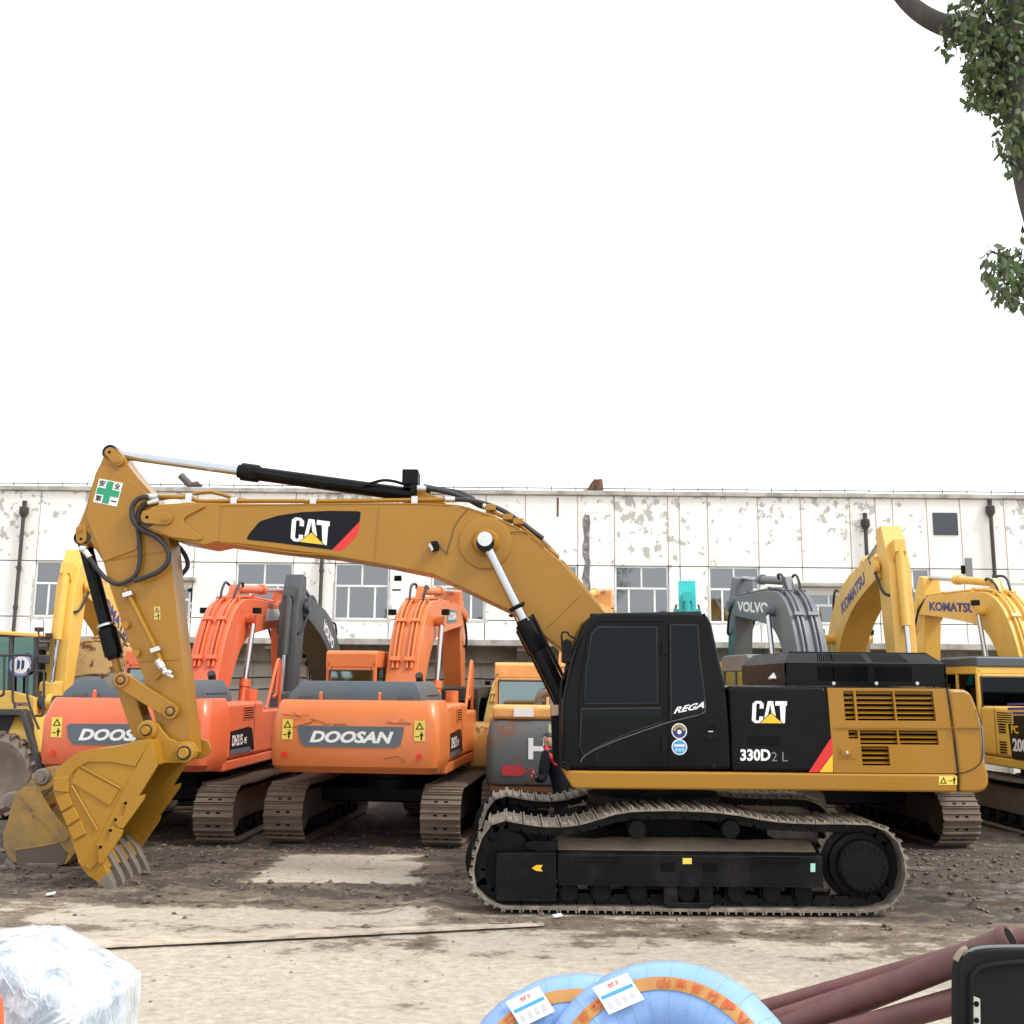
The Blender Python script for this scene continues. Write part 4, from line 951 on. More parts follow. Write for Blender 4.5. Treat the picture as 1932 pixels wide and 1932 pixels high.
def window(x0, x1, z0, z1, kind):
    wroot = MB()
    t = .045; zt_ = z0 + (z1 - z0) * .60; y0, y1 = YW + .06, YW + .12
    wroot.box(x0, x0 + t, y0, y1, z0, z1); wroot.box(x1 - t, x1, y0, y1, z0, z1); wroot.box(x0 + t, x1 - t, y0, y1, z0, z0 + t); wroot.box(x0 + t, x1 - t, y0, y1, z1 - t, z1)
    wroot.box(x0 + t, x1 - t, y0 - .006, y1, zt_ - .03, zt_ + .03)
    xm = (x0 + x1) / 2; wroot.box(xm - .025, xm + .025, y0 + .004, y1, zt_ + .03, z1 - t)
    l1, l2 = x0 + (x1 - x0) * .26, x0 + (x1 - x0) * .745
    for l in (l1, l2): wroot.box(l - .028, l + .028, y0 + .004, y1, z0 + t, zt_ - .03)
    o = wroot.build('window', M_FRAME, bld, smooth=0)
    for a_, c__, d_, e_ in ((x0 + t, xm, zt_, z1 - t), (xm, x1 - t, zt_, z1 - t), (x0 + t, l1, z0 + t, zt_), (l1, l2, z0 + t, zt_), (l2, x1 - t, z0 + t, zt_)):
        MB().box(a_, c__, YW + .085, YW + .092, d_, e_).build('pane', M_BGL, o, smooth=0)
    if kind == 'c':
        for a_, c__ in ((x0 + .06, x0 + .34), (x1 - .42, x1 - .1)):
            nn = 14; P = [(a_ + (c__ - a_) * i / nn, YW + .22 + .03 * (i % 2), 0) for i in range(nn + 1)]
            MB().loft([[Vector(p) + Vector((0, 0, z0)) for p in P], [Vector(p) + Vector((0, 0, z1)) for p in P]], close=False, caps=False).build('curtain', M_CURT, o)
    if kind in 'b': 
        MB().box(x0 + .05, x1 - .05, YW + .2, YW + .22, zt_ - .02, z1).build('blind', M_BLIND, o)
        MB().box(xm, x1 - .06, YW + .2, YW + .22, z0, zt_ - .02).build('blind', M_BLIND, o)
    if kind == 'l': MB().box(x0 + .05, x1 - .05, YW + .2, YW + .22, z0, z1).build('blind', mat('blind_blue', (.62, .72, .80), .9), o)
    # bare render scars around the opening
    rr = random.Random(int(x0 * 100)); P = []
    for sx, xx in ((-1, x0), (1, x1)):
        nn = 12; prof = [xx + sx * (.02 + .14 * abs(noise.noise((xx * 3, i * .55, 1.)))) for i in range(nn + 1)]
        zz_ = [z0 - .12 + (z1 - z0) * .75 * i / nn for i in range(nn + 1)]
        MB().prism([(xx, YW - .002, zz_[0])] + [(prof[i], YW - .002, zz_[i]) for i in range(nn + 1)] + [(xx, YW - .002, zz_[-1])], (0, -.004, 0)).build('render_scar', M_RENDER, bld, smooth=0)
    MB().prism([(x0 - .1, YW - .003, z0)] + [(x0 - .1 + (x1 - x0 + .2) * i / 14, YW - .003, z0 - .05 - .07 * abs(noise.noise((i * .8, x0, 0)))) for i in range(15)] + [(x1 + .1, YW - .003, z0)], (0, -.004, 0)).build('render_scar', M_RENDER, bld, smooth=0)
for a_, c__, kd in bays:
    x0, x1 = BX(a_) + .01, BX(c__) - .01
    if kd == 'd':
        MB().box(x0 - .25, x1 + .12, YW - .35, YW + .1, BZ(1103), BZ(1096)).build('awning', M_CONC, bld, bev=.02)
        MB().box(x0, x1, YW + .01, YW + .2, BZ(1096) - .05, z_head - g_).build('wall_panel', M_WALL, bld, bev=.01, seg=1)
        window(x0 + .08, x1 - .05, z_sill, BZ(1114), 'w')
        MB().box(x0, x1, YW + .01, YW + .2, BZ(1114) + .002, BZ(1103) - .002).build('wall_panel', M_WALL, bld, bev=.01, seg=1)
    else:
        window(x0, x1, z_sill, z_head, kd)
window(BX(1907), BX(1990), BZ(1091), BZ(1047), 'w')
MB().box(BX(1821) + .05, BX(1821) + .26, YW - .01, YW + .03, BZ(1090), BZ(1045)).build('shutter', mat('grey_shutter', (.2, .2, .2), .7), bld)
# dark square fan opening, small holes
MB().box(BX(1768), BX(1815), YW - .03, YW + .02, BZ(1002), BZ(960)).build('vent_panel', mat('vent_panel', (.045, .055, .07), .5), bld, bev=.01)
for px, py, ww, hh in ((750, 1093, 7, 5), (748, 1115, 8, 1.5), (1822, 1067, 6, 8), (357, 1119, 3, 3)):
    MB().box(BX(px - ww), BX(px + ww), YW - .004, YW + .01, BZ(py + hh), BZ(py - hh)).build('wall_hole', M_DARK, bld)
# coping, roof line rail, roof pipes
MB().box(cuts[0], cuts[-1], YW - .10, YW + .5, z_top + .002, z_top + .14).build('coping', M_CONC, bld, bev=.02)
MB().box(cuts[0], cuts[-1], YW - .07, YW + 9.2, z_top - .20, z_top - .04).build('roof_slab', M_CONC, bld) if False else MB().box(cuts[0], cuts[-1], YW + .5, YW + 9.2, z_top - .3, z_top - .05).build('roof', M_CONC, bld)
rl = MB(); rl.cyl((cuts[0], YW + .1, z_top + .24), (cuts[-1], YW + .1, z_top + .24), .014, n=6)
x = cuts[0]
while x < cuts[-1]: rl.cyl((x, YW + .1, z_top + .1), (x, YW + .1, z_top + .30), .012, n=5); x += .73
rl.build('roof_rail', M_DPIPE, bld)
M_RUSTP = mat('rusty_pipe', (.14, .07, .05), .8, rust=.5, dscale=2)
def RP(name, L, r_, m=None): return MB().tube([at(x, y, YW + .35) for x, y in L], r_, 10, 3).build(name, m or M_RUSTP, bld)
RP('roof_pipe', [(341, 897), (352, 908), (360, 915), (374, 914), (377, 912)], .11, mat('dark_pipe', (.09, .075, .07), .7))
RP('roof_pipe', [(1101, 930), (1112, 928), (1120, 915), (1127, 908)], .11)
RP('roof_pipe', [(1127, 906), (1129, 920), (1129, 940)], .16)
MB().box(BX(1052) - .03, BX(1052) + .03, YW - .005, YW + .02, BZ(974), BZ(938)).build('rust_run', M_RUSTP, bld)
# drain pipes with hoppers
for (xa_, ya_), (xb_, yb_), hop in (((48, 962), (30, 1192), True), ((609, 1045), (603, 1210), False), ((1628, 985), (1642, 1205), True), ((1862, 960), (1884, 1205), True)):
    xx = BX(xb_ if abs(xa_ - xb_) > 10 else (xa_ + xb_) / 2); xx = at((xa_ + xb_) / 2, (ya_ + yb_) / 2, YW).x
    P = MB().cyl((xx, YW - .12, BZ(1212)), (xx, YW - .12, at(xa_, ya_, YW).z), .055, n=10).build('drain_pipe', M_DPIPE, bld)
    if hop: MB().lathe((xx, YW - .12, at(xa_, ya_, YW).z - .25), (0, 0, 1), [(0, .06), (.12, .13), (.3, .13), (.34, .06), (.5, .07)], 12).build('hopper', M_DPIPE, P)
    for zc in (.25, .6): MB().cyl((xx, YW - .12, BZ(1212) + (BZ(1000) - BZ(1212)) * zc), (xx, YW - .12, BZ(1212) + (BZ(1000) - BZ(1212)) * zc + .1), .075, n=10).build('pipe_joint', M_DPIPE, P)
# broad black damp streak
sp_ = MB().prism([(BX(1107) + .10 * noise.noise((0, i * .6, 2)) + (.09 if i < 13 else -.09), YW - .004, BZ(1150) + (BZ(970) - BZ(1150)) * (i if i < 13 else 25 - i) / 12) for i in range(26)], (0, -.003, 0)).build('damp_streak', mat('damp', (.16, .15, .14), .9, dirt=1., dirtcol=(.6, .58, .55), dscale=3.5, dlo=.5), bld, smooth=0)
# canopy over the ground floor with brackets, ground floor wall
MB().box(cuts[0], cuts[-1], YW - 1.3, YW + .1, z_can0, z_can1 - .02).build('canopy', M_CONC, bld, bev=.02)
MB().box(cuts[0], cuts[-1], YW + .30, YW + .61, 0, z_can0 + .05).build('ground_floor_wall', M_LWALL, bld)
MB().box(cuts[0], cuts[-1], YW - .1, YW + .29, z_can0 - .45, z_can0).build('beam', M_CONC, bld)
for px in (-80, 120, 300, 530, 760, 985, 1215, 1440, 1675, 1900, 2100):
    x = BX(px)
    MB().box(x - .16, x + .16, YW + .02, YW + .30, 0, z_can0 - .451).build('column', M_WALL, bld, bev=.01)
    MB().prism([(x - .14, YW + .02, z_can0 - .003), (x - .14, YW - 1.1, z_can0 - .003), (x - .14, YW - 1.1, z_can0 - .12), (x - .14, YW + .02, z_can0 - .44)], (.28, 0, 0)).build('bracket', M_CONC, bld)
for px0, px1 in ((875, 941), (640, 720), (1180, 1300), (420, 500)):
    MB().box(BX(px0), BX(px1), YW + .26, YW + .31, BZ(1250), BZ(1237)).build('vent_window', mat('navy_vent', (.02, .022, .03), .4), bld)
for px in (908, 1060, 480, 690, 1300): MB().box(BX(px) - .02, BX(px) + .02, YW + .285, YW + .31, 0, z_can0 - .46).build('wall_joint', M_RENDER, bld)
for zc in (BZ(1281), BZ(1303)): MB().tube([(cuts[0], YW - .02, zc)] + [(x + .01, YW - .02, zc - .05 * (i % 2)) for i, x in enumerate([BX(p) for p in range(0, 1950, 90)])] + [(cuts[-1], YW - .02, zc)], .022, 6).build('conduit', M_DPIPE, bld)

# ------------------------------------------------------------------ the other excavators
def ribbon(P):
    """outline of a bar given (x,z,half height) points"""
    up, dn = [], []
    for i, (x, z, h) in enumerate(P):
        a, b_ = P[max(i - 1, 0)], P[min(i + 1, len(P) - 1)]
        d = Vector((b_[0] - a[0], b_[1] - a[1])).normalized(); nn = Vector((-d.y, d.x))
        up.append((x + nn.x * h, z + nn.y * h)); dn.append((x - nn.x * h, z - nn.y * h))
    return up, dn
def smooth_pts(P, k=4):
    Q = catmull([Vector(p) for p in P], k); return [tuple(q) for q in Q]
BOOM = [(.35, 1.75, .22), (.70, 2.5, .31), (1.05, 3.15, .37), (1.45, 3.52, .39), (2.0, 3.67, .34), (3.2, 3.77, .26), (4.6, 3.86, .19)]
STICK = [(4.50, 4.42, .10), (4.58, 4.17, .20), (4.66, 3.82, .27), (4.80, 3.0, .24), (5.0, 1.6, .14)]
SC = lambda P, f: [(x, z if z < 1.8 else 1.75 + (z - 1.75) * f, h) for x, z, h in P]
HIB = [(.35, 1.75, .24), (1.0, 2.85, .35), (1.75, 3.75, .40), (2.7, 4.25, .34), (4.0, 4.55, .22)]
HIS = [(4.02, 5.30, .11), (4.08, 4.95, .2), (4.16, 4.5, .29), (4.28, 3.4, .26), (4.45, 1.9, .15)]
def plan(xr, xf, w, r_, n_=5):
    P = [(xf, -w)]
    for i in range(n_ + 1): a = R(-90 - 90 * i / n_); P.append((xr + r_ + r_ * math.cos(a), -w + r_ + r_ * math.sin(a)))
    for i in range(n_ + 1): a = R(180 - 90 * i / n_); P.append((xr + r_ + r_ * math.cos(a), w - r_ + r_ * math.sin(a)))
    return P + [(xf, w)]
def excavator(label, loc, adeg, C, s=1.06, group=None, detail=True, W=1.36, cz=(1.12, 2.17), cwmat=None, boomP=BOOM, stickP=STICK, hood=True, cab=True, cabglass=None,
              boom_text=None, boom_side=-1, text_mat=None, text_span=(.62, .86), text_h=.26, rails=True, bucketed=True, lamp=True, body_top=2.10, cabm=None, hoodh=.34, hoodw=(-.95, 1.12), shoes=44, boomw=.29, pipes=True, name='excavator', byaw=0.):
    root = thing(name, label, 'excavator', (loc[0], loc[1], 0), R(adeg), group)
    root.scale = (s, s, s); ORG.pop(root.name, None)
    body, bm_ = C['body'], C.get('boom', C['body']); st_m = C.get('shoe', M_SHOEB)
    # undercarriage
    L_, r_ = 2.2, .46; path = []
    path += [(-L_ + r_ * .95, 0.), (L_ - r_ * .95, 0.)]
    for i in range(9): a = R(-80 + 160 * i / 8); path.append((L_ - r_ + r_ * math.cos(a), r_ + r_ * math.sin(a)))
    path += [(.8, 2 * r_ - .03), (0, 2 * r_ - .01), (-.8, 2 * r_ - .03)]
    for i in range(9): a = R(100 + 160 * i / 8); path.append((-L_ + r_ + r_ * math.cos(a), r_ + r_ * math.sin(a)))
    for sy in (-1, 1):
        yc = 1.2 * sy
        make_track(root, path, yc, .6, shoes, st_m, M_LINK, inset=.05, detail=detail, depth=.09, smesh=SHB)
        f = MB().prism([(-1.6, yc - .17, .30), (1.7, yc - .17, .30), (1.7, yc - .17, .66), (1.4, yc - .17, .74), (-1.3, yc - .17, .74), (-1.6, yc - .17, .66)], (0, .34, 0)).build('track_frame', C.get('frame', M_FRB), root, bev=.02)
        for x in (-1.75, 1.72):
            MB().lathe((x, yc - .2, r_), (0, 1, 0), [(0, .08), (0, .28), (.04, .31), (.36, .31), (.4, .28), (.4, .08)], 24).build('idler' if x > 0 else 'sprocket', C.get('frame', M_FRB), root)
        if detail:
            for i in range(7):
                x = -1.25 + i * .42; MB().lathe((x, yc - .18, .21), (0, 1, 0), [(0, .06), (0, .09), (.36, .09), (.36, .06)], 12).build('track_roller', M_LINK, root)
    MB().prism([(-.75, -1.05, .42), (.75, -1.05, .42), (.55, -1.05, .62), (.5, -.6, .9), (-.5, -.6, .9), (-.55, -1.05, .62)][:4] and [(-.7, -1.05, .50), (.7, -1.05, .50), (.7, -1.05, .74), (-.7, -1.05, .74)], (0, 2.1, 0)).build('carbody', M_BLKF, root, bev=.04)
    MB().lathe((0, 0, .66), (0, 0, 1), [(0, .72), (.2, .72), (.2, .62), (.42, .62)], 28).build('swing_ring', M_BLKF, root)
    # house
    cm_ = cwmat or body
    z0, z1 = cz; rings = []
    for z, ins in ((z0, .16), (z0 + .10, .03), (z0 + .24, 0), (z0 + .70 * (z1 - z0), 0), (z1 - .05, .12), (z1, .17)):
        rings.append([(x, y, z) for x, y in plan(-2.75 + ins, -1.8, W - ins * .45, .16)])
    cwo = MB().loft(rings).build('counterweight', cm_, root, smooth=32)
    MB().box(-1.86, 1.65, -W + .02, W - .02, 1.06, 1.22).build('deck', body, root, bev=.03)
    bd = MB().box(-1.79, .02, -W, W, 1.225, body_top).build('body', body, root, bev=.07, seg=3)
    MB().box(.03, 1.45, -W + .02, -.42, 1.225, 1.95).build('tank', body, root, bev=.06, seg=3)
    for sy in (-1, 1):
        q = [(-1.15, sy * (W + .002), 2.02), (-.55, sy * (W + .002), 2.02), (-.55, sy * (W + .002), 1.82), (-1.15, sy * (W + .002), 1.82)]
        if sy < 0: q = [q[0], q[1], q[2], q[3]]
        pg = panel_holes(q, [(.06, .94, .06 + k * .19, .06 + k * .19 + .11) for k in range(5)], (0, sy * .012, 0)).build('grille', body, bd, smooth=0)
        MB().box(-1.13, -.57, min(sy * (W + .0015), sy * (W + .004)), max(sy * (W + .0015), sy * (W + .004)), 1.83, 2.01).build('grille_backing', M_DARK, pg)
        MB().box(-.5, -.49, min(sy * (W + .001), sy * (W + .004)), max(sy * (W + .001), sy * (W + .004)), 1.25, 2.1).build('panel_gap', M_DARK, bd)
    if hood:
        y0, y1 = hoodw; zb_ = body_top + .01; hm = C.get('hood', M_HOOD)
        ho = MB().loft([[(-2.42, y0, zb_), (-.75, y0, zb_), (-.75, y1, zb_), (-2.42, y1, zb_)], [(-2.40, y0 + .02, zb_ + hoodh * .42), (-.77, y0 + .02, zb_ + hoodh * .42), (-.77, y1 - .02, zb_ + hoodh * .42), (-2.40, y1 - .02, zb_ + hoodh * .42)],
                   [(-2.22, y0 + .16, zb_ + hoodh), (-.9, y0 + .12, zb_ + hoodh), (-.9, y1 - .12, zb_ + hoodh), (-2.22, y1 - .16, zb_ + hoodh)]]).build('hood', hm, root, bev=.015, seg=2)
        for i in range(10): MB().box(-1.95 + i * .10, -1.95 + i * .10 + .05, y0 + .015, y0 + .03, zb_ + .05, zb_ + hoodh * .40).build('hood_louvre', M_DARK, ho)
        for y in (y0 + .25, y1 - .28):
            MB().box(-2.445, -2.38, y - .09, y + .09, zb_ + .005, zb_ + .13).build('hood_hinge', hm, ho, bev=.01)
            MB().box(-2.47, -2.40, y - .1, y + .1, zb_ - .03, zb_ + .02).build('hinge_foot', body, ho, bev=.008)
        for y in (y0 + .62, y1 - .55):
            MB().prism([(-2.50, y, z1), (-2.44, y, z1 + .0), (-2.44, y, z1 + .10), (-2.47, y, z1 + .12), (-2.50, y, z1 + .10)], (0, .04, 0)).build('lifting_eye', body, cwo, bev=.006)
        MB().tube([(-.62, -.55, body_top), (-.62, -.55, body_top + .34), (-.70, -.55, body_top + .46)], .065, 10, 3).build('exhaust_pipe', M_RUB, root)
    if cab:
        cm2 = cabm or body; gl = cabglass or M_PGL
        x0, x1, y0, y1, zc0, zc1 = .07, 1.78, .36, W, 1.225, 2.98
        t = .09
        cbp = MB()
        cbp.box(x0, x1, y0, y1, zc0, zc0 + .62)
        cbp.prism([(x0, y0 - .01, zc1 - .30), (x1 - .10, y0 - .01, zc1 - .30), (x1 - .2, y0 - .01, zc1 - .02), (x1 - .34, y0 - .01, zc1), (x0 + .06, y0 - .01, zc1), (x0, y0 - .01, zc1 - .05)], (0, y1 - y0 + .02, 0))
        for x, y in ((x0, y0), (x0, y1 - t), (.86, y0), (.86, y1 - t)): cbp.box(x, x + t, y, y + t, zc0 + .6, zc1 - .19)
        for y in (y0, y1 - t): cbp.prism([(x1 - t - .03, y, zc0 + .6), (x1 - .03, y, zc0 + .6), (x1 - .13, y, zc1 - .19), (x1 - t - .13, y, zc1 - .19)], (0, t, 0))
        cbp.box(x0, x0 + .05, y0 + t, y1 - t, zc0 + .6, zc0 + .78); cbp.box(x0 + .002, x0 + .05, y0 + t, y1 - t, zc1 - .36, zc1 - .29)
        cb_ = cbp.build('cab', cm2, root, bev=.03, seg=2)
        zz0, zz1 = zc0 + .6, zc1 - .30
        rw = [(x0 + .02, y0 + t - .02, zz0 + .16), (x0 + .02, y1 - t + .02, zz0 + .16), (x0 + .02, y1 - t + .02, zz1 - .05), (x0 + .02, y0 + t - .02, zz1 - .05)]
        o = MB().prism(rw, (.012, 0, 0)).build('rear_window', gl, cb_, smooth=0)
        MB().tube([Vector(p) + Vector((-.025, 0, 0)) for p in rw + rw[:1]], .022, 6).build('gasket', M_RUB, o)
        for y in (y0 + .03, y1 - .04):
            MB().box(x0 + t, .86, y, y + .01, zz0, zz1).build('side_window', gl, cb_, smooth=0)
            MB().prism([(.95, y, zz0), (x1 - .1, y, zz0), (x1 - .2, y, zz1), (.95, y, zz1)], (0, .01, 0)).build('door_window', gl, cb_, smooth=0)
        MB().prism([(x1 - .06, y0 + t, zz0), (x1 - .06, y1 - t, zz0), (x1 - .16, y1 - t, zz1), (x1 - .16, y0 + t, zz1)], (.012, 0, 0)).build('windscreen', gl, cb_, smooth=0)
        se = MB(); se.box(.35, .8, y0 + .25, y1 - .22, 1.72, 1.86); se.prism([(.35, y0 + .27, 1.8), (.48, y0 + .27, 1.8), (.36, y0 + .27, 2.45), (.26, y0 + .27, 2.45)], (0, .42, 0)); se.build('seat', M_SEAT, cb_, bev=.04)
        MB().box(x0 - .012, x0 + .01, y0 + .2, y0 + .6, zz0 + .16, zz0 + .2).build('wiper', M_RUB, cb_)
    # boom
    if boomP:
        P = smooth_pts(boomP); up, dn = ribbon(P)
        bo = MB().prism([(x, -boomw, z) for x, z in up + dn[::-1]], (0, 2 * boomw, 0)).build('boom', bm_, root, bev=.015)
        if pipes:
            k0 = len(P) // 6
            for y in (-.17, -.09, .09, .17):
                MB().tube([(up[i][0] - .02, y, up[i][1] + .045) for i in range(k0, len(P) - 1)], .026, 6).build('hydraulic_pipe', bm_, bo)
            for i in range(k0 + 1, len(P) - 2, 4):
                d = Vector((P[i + 1][0] - P[i - 1][0], 0, P[i + 1][1] - P[i - 1][1])).normalized(); nn = Vector((-d.z, 0, d.x))
                c = Vector((up[i][0], 0, up[i][1]))
                for y in (-.13, .13): MB().obox(c + nn * .03 + Vector((0, y, 0)), d * .04, (0, .09, 0), nn * .055).build('pipe_clamp', bm_, bo)
        # stick cylinder and boom cylinders
        hi = stickP[0]; j = min(range(len(P)), key=lambda i: abs(P[i][0] - (boomP[0][0] + .40 * (boomP[-1][0] - boomP[0][0]))))
        base = Vector((up[j][0] - .25, 0, up[j][1] + .17)); tipc = Vector((hi[0], 0, hi[1] - .02)); mid = base.lerp(tipc, .55)
        b2 = MB().cyl(base, mid, .085, n=14).build('stick_cylinder', bm_, root)
        MB().cyl(base.lerp(tipc, .5), mid + (tipc - base).normalized() * .05, .11, n=14).build('gland', bm_, b2); MB().cyl(mid, tipc, .05, n=12).build('rod', M_CHR, b2)
        MB().prism([(base.x - .28, -.07, base.z - .28), (base.x + .1, -.07, base.z - .3), (base.x + .06, -.07, base.z + .08), (base.x - .06, -.07, base.z + .08)], (0, .14, 0)).build('cylinder_bracket', bm_, bo)
        hr = random.Random(int(loc[0] * 10))
        for y in (-.11, .12):
            q = hr.uniform(.5, 1.1)
            MB().tube([base + Vector((.12, y, .05)), base + Vector((.02, y + hr.uniform(-.06, .06), .14 * q)), base + Vector((-.16 * q, y * 1.3, .10 * q)), base + Vector((-.30, y * 1.2, -.10)), base + Vector((-.38, y, -.36))], .026, 6, 4).build('hose', M_RUB, bo)
        j2 = min(range(len(P)), key=lambda i: abs(P[i][0] - (boomP[0][0] + .30 * (boomP[-1][0] - boomP[0][0]))))
        for sy in (-1, 1):
            y = sy * (boomw + .13); a, b_ = Vector((boomP[0][0] + .75, y, 1.32)), Vector((P[j2][0], y, P[j2][1] - .02)); m_ = a.lerp(b_, .5)
            bc = MB().cyl(a, m_, .085, n=14).build('boom_cylinder', bm_, root); MB().cyl(m_, b_, .05, n=12).build('rod', M_CHR, bc)
            MB().cyl(a.lerp(b_, .44), m_, .105, n=14).build('gland', bm_, bc)
            MB().cyl(b_ - Vector((0, sy * .18, 0)), b_ + Vector((0, sy * .06, 0)), .10, n=14).build('pin_boss', bm_, bc)
            if lamp: MB().obox(b_ + Vector((-.12, sy * .1, .16)), (.06, 0, 0), (0, .07, 0), (0, 0, .055)).build('work_lamp', M_BLKM, bo, bev=.01)
        if boom_text:
            i0, i1 = int(text_span[0] * (len(P) - 1)), int(text_span[1] * (len(P) - 1)); y = boom_side * (boomw + .002)
            A, B = Vector((P[i0][0], y, P[i0][1])), Vector((P[i1][0], y, P[i1][1]))
            if boom_side > 0: A, B = B, A
            d = (B - A).normalized(); nn = Vector((-d.z, 0, d.x)); nn = nn if nn.z > 0 else -nn
            text(boom_text, 'lettering', text_mat or M_WHITE, bo, A - nn * text_h / 2, B - nn * text_h / 2, A + nn * text_h / 2, bold=.04)
        # stick
        S = stickP; up, dn = ribbon(S)
        sk = MB().prism([(x, -.2, z) for x, z in up + dn[::-1]], (0, .4, 0)).build('stick', bm_, root, bev=.015)
        e = Vector((S[-1][0], 0, S[-1][1])); e2 = Vector((S[1][0], 0, S[1][1])); d = (e - e2).normalized(); nn = Vector((-d.z, 0, d.x)); nn = nn if nn.x > 0 else -nn
        a, b_ = e2 + nn * .38 + d * .15, e2.lerp(e, .80) + nn * .34; m_ = a.lerp(b_, .62)
        bc = MB().cyl(a, m_, .08, n=14).build('bucket_cylinder', bm_, root); MB().cyl(m_, b_, .045, n=10).build('rod', M_CHR, bc)
        MB().prism([e2 + nn * .18 + Vector((0, -.1, 0)), e2 + nn * .45 + Vector((0, -.1, 0)), e2 + nn * .45 + d * .22 + Vector((0, -.1, 0)), e2 + nn * .18 + d * .5 + Vector((0, -.1, 0))], (0, .2, 0)).build('cylinder_bracket', bm_, sk)
        for sy in (-1, 1):
            MB().tube([e2 - nn * .28 + Vector((-.2, sy * .26, -.15)), e2 - nn * .1 + Vector((.0, sy * .30, -.45)), e2 + nn * .1 + d * .9 + Vector((0, sy * .27, 0)), e2 + nn * .25 + d * 1.0 + Vector((0, sy * .2, 0))], .028, 6, 4).build('hose', M_RUB, sk)
            MB().cyl((P[-1][0], sy * .24, P[-1][1]), (P[-1][0], sy * .33, P[-1][1]), .12, n=14).build('pin_boss', bm_, sk)
        if bucketed:
            prof = [(0, 0), (.25, .15), (.5, .05), (.75, -.3), (.78, -.65), (.55, -.95), (.2, -1.1), (-.35, -1.15), (-.3, -1.05), (.15, -1.0), (.45, -.85), (.62, -.6), (.58, -.3), (.38, -.1), (.1, -.12), (-.05, -.2)]
            B = [(e.x + x, z + e.z) for x, z in prof]
            bu = MB().prism([(x, -.55, z) for x, z in B], (0, 1.1, 0)).build('bucket', bm_, root, bev=.01)
            for y in (-.55, .52): MB().prism([(x, y, z) for x, z in B[:9] + [(e.x - .05, e.z - .2)]], (0, .03, 0)).build('side_wall', bm_, bu)
            for i in range(5): MB().prism([(e.x - .34, -.52 + i * .24, e.z - 1.16), (e.x - .55, -.52 + i * .24, e.z - 1.12), (e.x - .34, -.52 + i * .24, e.z - 1.06)], (0, .08, 0)).build('tooth', M_STEEL, bu)
            for t_ in (.7,): MB().prism([b_ + Vector((-.05, -.22, .05)), b_ + Vector((.06, -.22, 0)), e + Vector((.4, -.22, .05)), e + Vector((.3, -.22, -.05))], (0, .44, 0)).build('bucket_link', bm_, bu)
    if byaw:
        for o in root.children:
            if o.name.split('.')[0] in ('boom', 'stick', 'stick_cylinder', 'boom_cylinder', 'bucket_cylinder', 'bucket'): o.rotation_euler.z = R(byaw)
    if rails:
        y = -W + .10
        rl_ = MB().tube([(1.35, y, 1.9), (1.3, y, 2.7), (1.2, y, 2.82), (1.05, y, 2.75), (.6, y, 2.1), (.45, y, 1.95)], .028, 8, 3).build('handrail', body, root)
        MB().tube([(1.2, y, 2.8), (1.15, y + .02, 2.2), (.98, y + .02, 2.15)], .026, 8).build('handrail', body, root)
        MB().cyl((.25, y + .2, body_top - .01), (.25, y + .2, body_top + .2), .11, n=14).build('filler_cap', body, root)
    return root, cwo, bd
M_FRB = mat('frame_brown', (.12, .092, .07), .75, dirt=.6, dirtcol=(.2, .155, .115), dscale=4)
M_HOOD = mat('hood_grey', (.06, .078, .098), .4, dirt=.35, dirtcol=(.12, .11, .10), dscale=2)
SHB = shoe_mesh(.218, .6, .016, .03)
_b = bmesh.new(); _b.from_mesh(SHB)
for _y in (-.075, .075):                      # mud relief holes
    for _f in bmesh.ops.create_cube(_b, size=1., matrix=Matrix.Translation((.045, _y, .0165)) @ Matrix.Diagonal((.03, .055, .004, 1)))['verts'][0].link_faces: pass
_b.faces.ensure_lookup_table()
for _f in _b.faces[-12:]: _f.material_index = 1
_b.to_mesh(SHB); _b.free(); SHB.materials.append(M_SHOEB); SHB.materials.append(M_DARK)
M_OR1 = mat('orange_red', (.64, .125, .045), .33, dirt=.30, dirtcol=(.60, .17, .075), dscale=1.2, coat=.2, var=.06)
M_OR2 = mat('orange', (.60, .165, .042), .38, dirt=.45, dirtcol=(.42, .14, .05), dscale=1.6, coat=.1, var=.10, dlo=.54)
M_KY = mat('komatsu_yellow', (.74, .45, .085), .38, dirt=.30, dirtcol=(.5, .32, .1), dscale=1.5, var=.07)
M_KY2 = mat('deep_yellow', (.68, .41, .085), .42, dirt=.35, dirtcol=(.42, .28, .1), dscale=1.5, var=.07)
M_VG = mat('volvo_grey', (.12, .135, .15), .42, dirt=.35, dirtcol=(.2, .2, .19), dscale=2)
M_VD = mat('volvo_dark', (.055, .062, .068), .45, dirt=.4, dirtcol=(.12, .11, .10), dscale=2.5)
M_TEAL = mat('teal', (.01, .42, .42), .4, dirt=.2, dscale=2)
M_OLDO = mat('old_orange', (.72, .36, .11), .5, dirt=.35, dirtcol=(.35, .15, .06), dscale=2.2, rust=.12)
M_OLDY = mat('old_yellow', (.58, .39, .10), .55, dirt=.6, dirtcol=(.3, .2, .09), dscale=2, rust=.18)
M_BEIGE = mat('old_beige', (.55, .38, .16), .6, dirt=.5, dirtcol=(.4, .26, .11), dscale=2, rust=.42)
M_BLUP = mat('komatsu_blue', (.04, .035, .22), .4)
M_KDK = mat('cab_dark', (.03, .034, .04), .4, dirt=.3, dscale=2)
M_PLATE = mat('name_plate', (.09, .115, .14), .4)

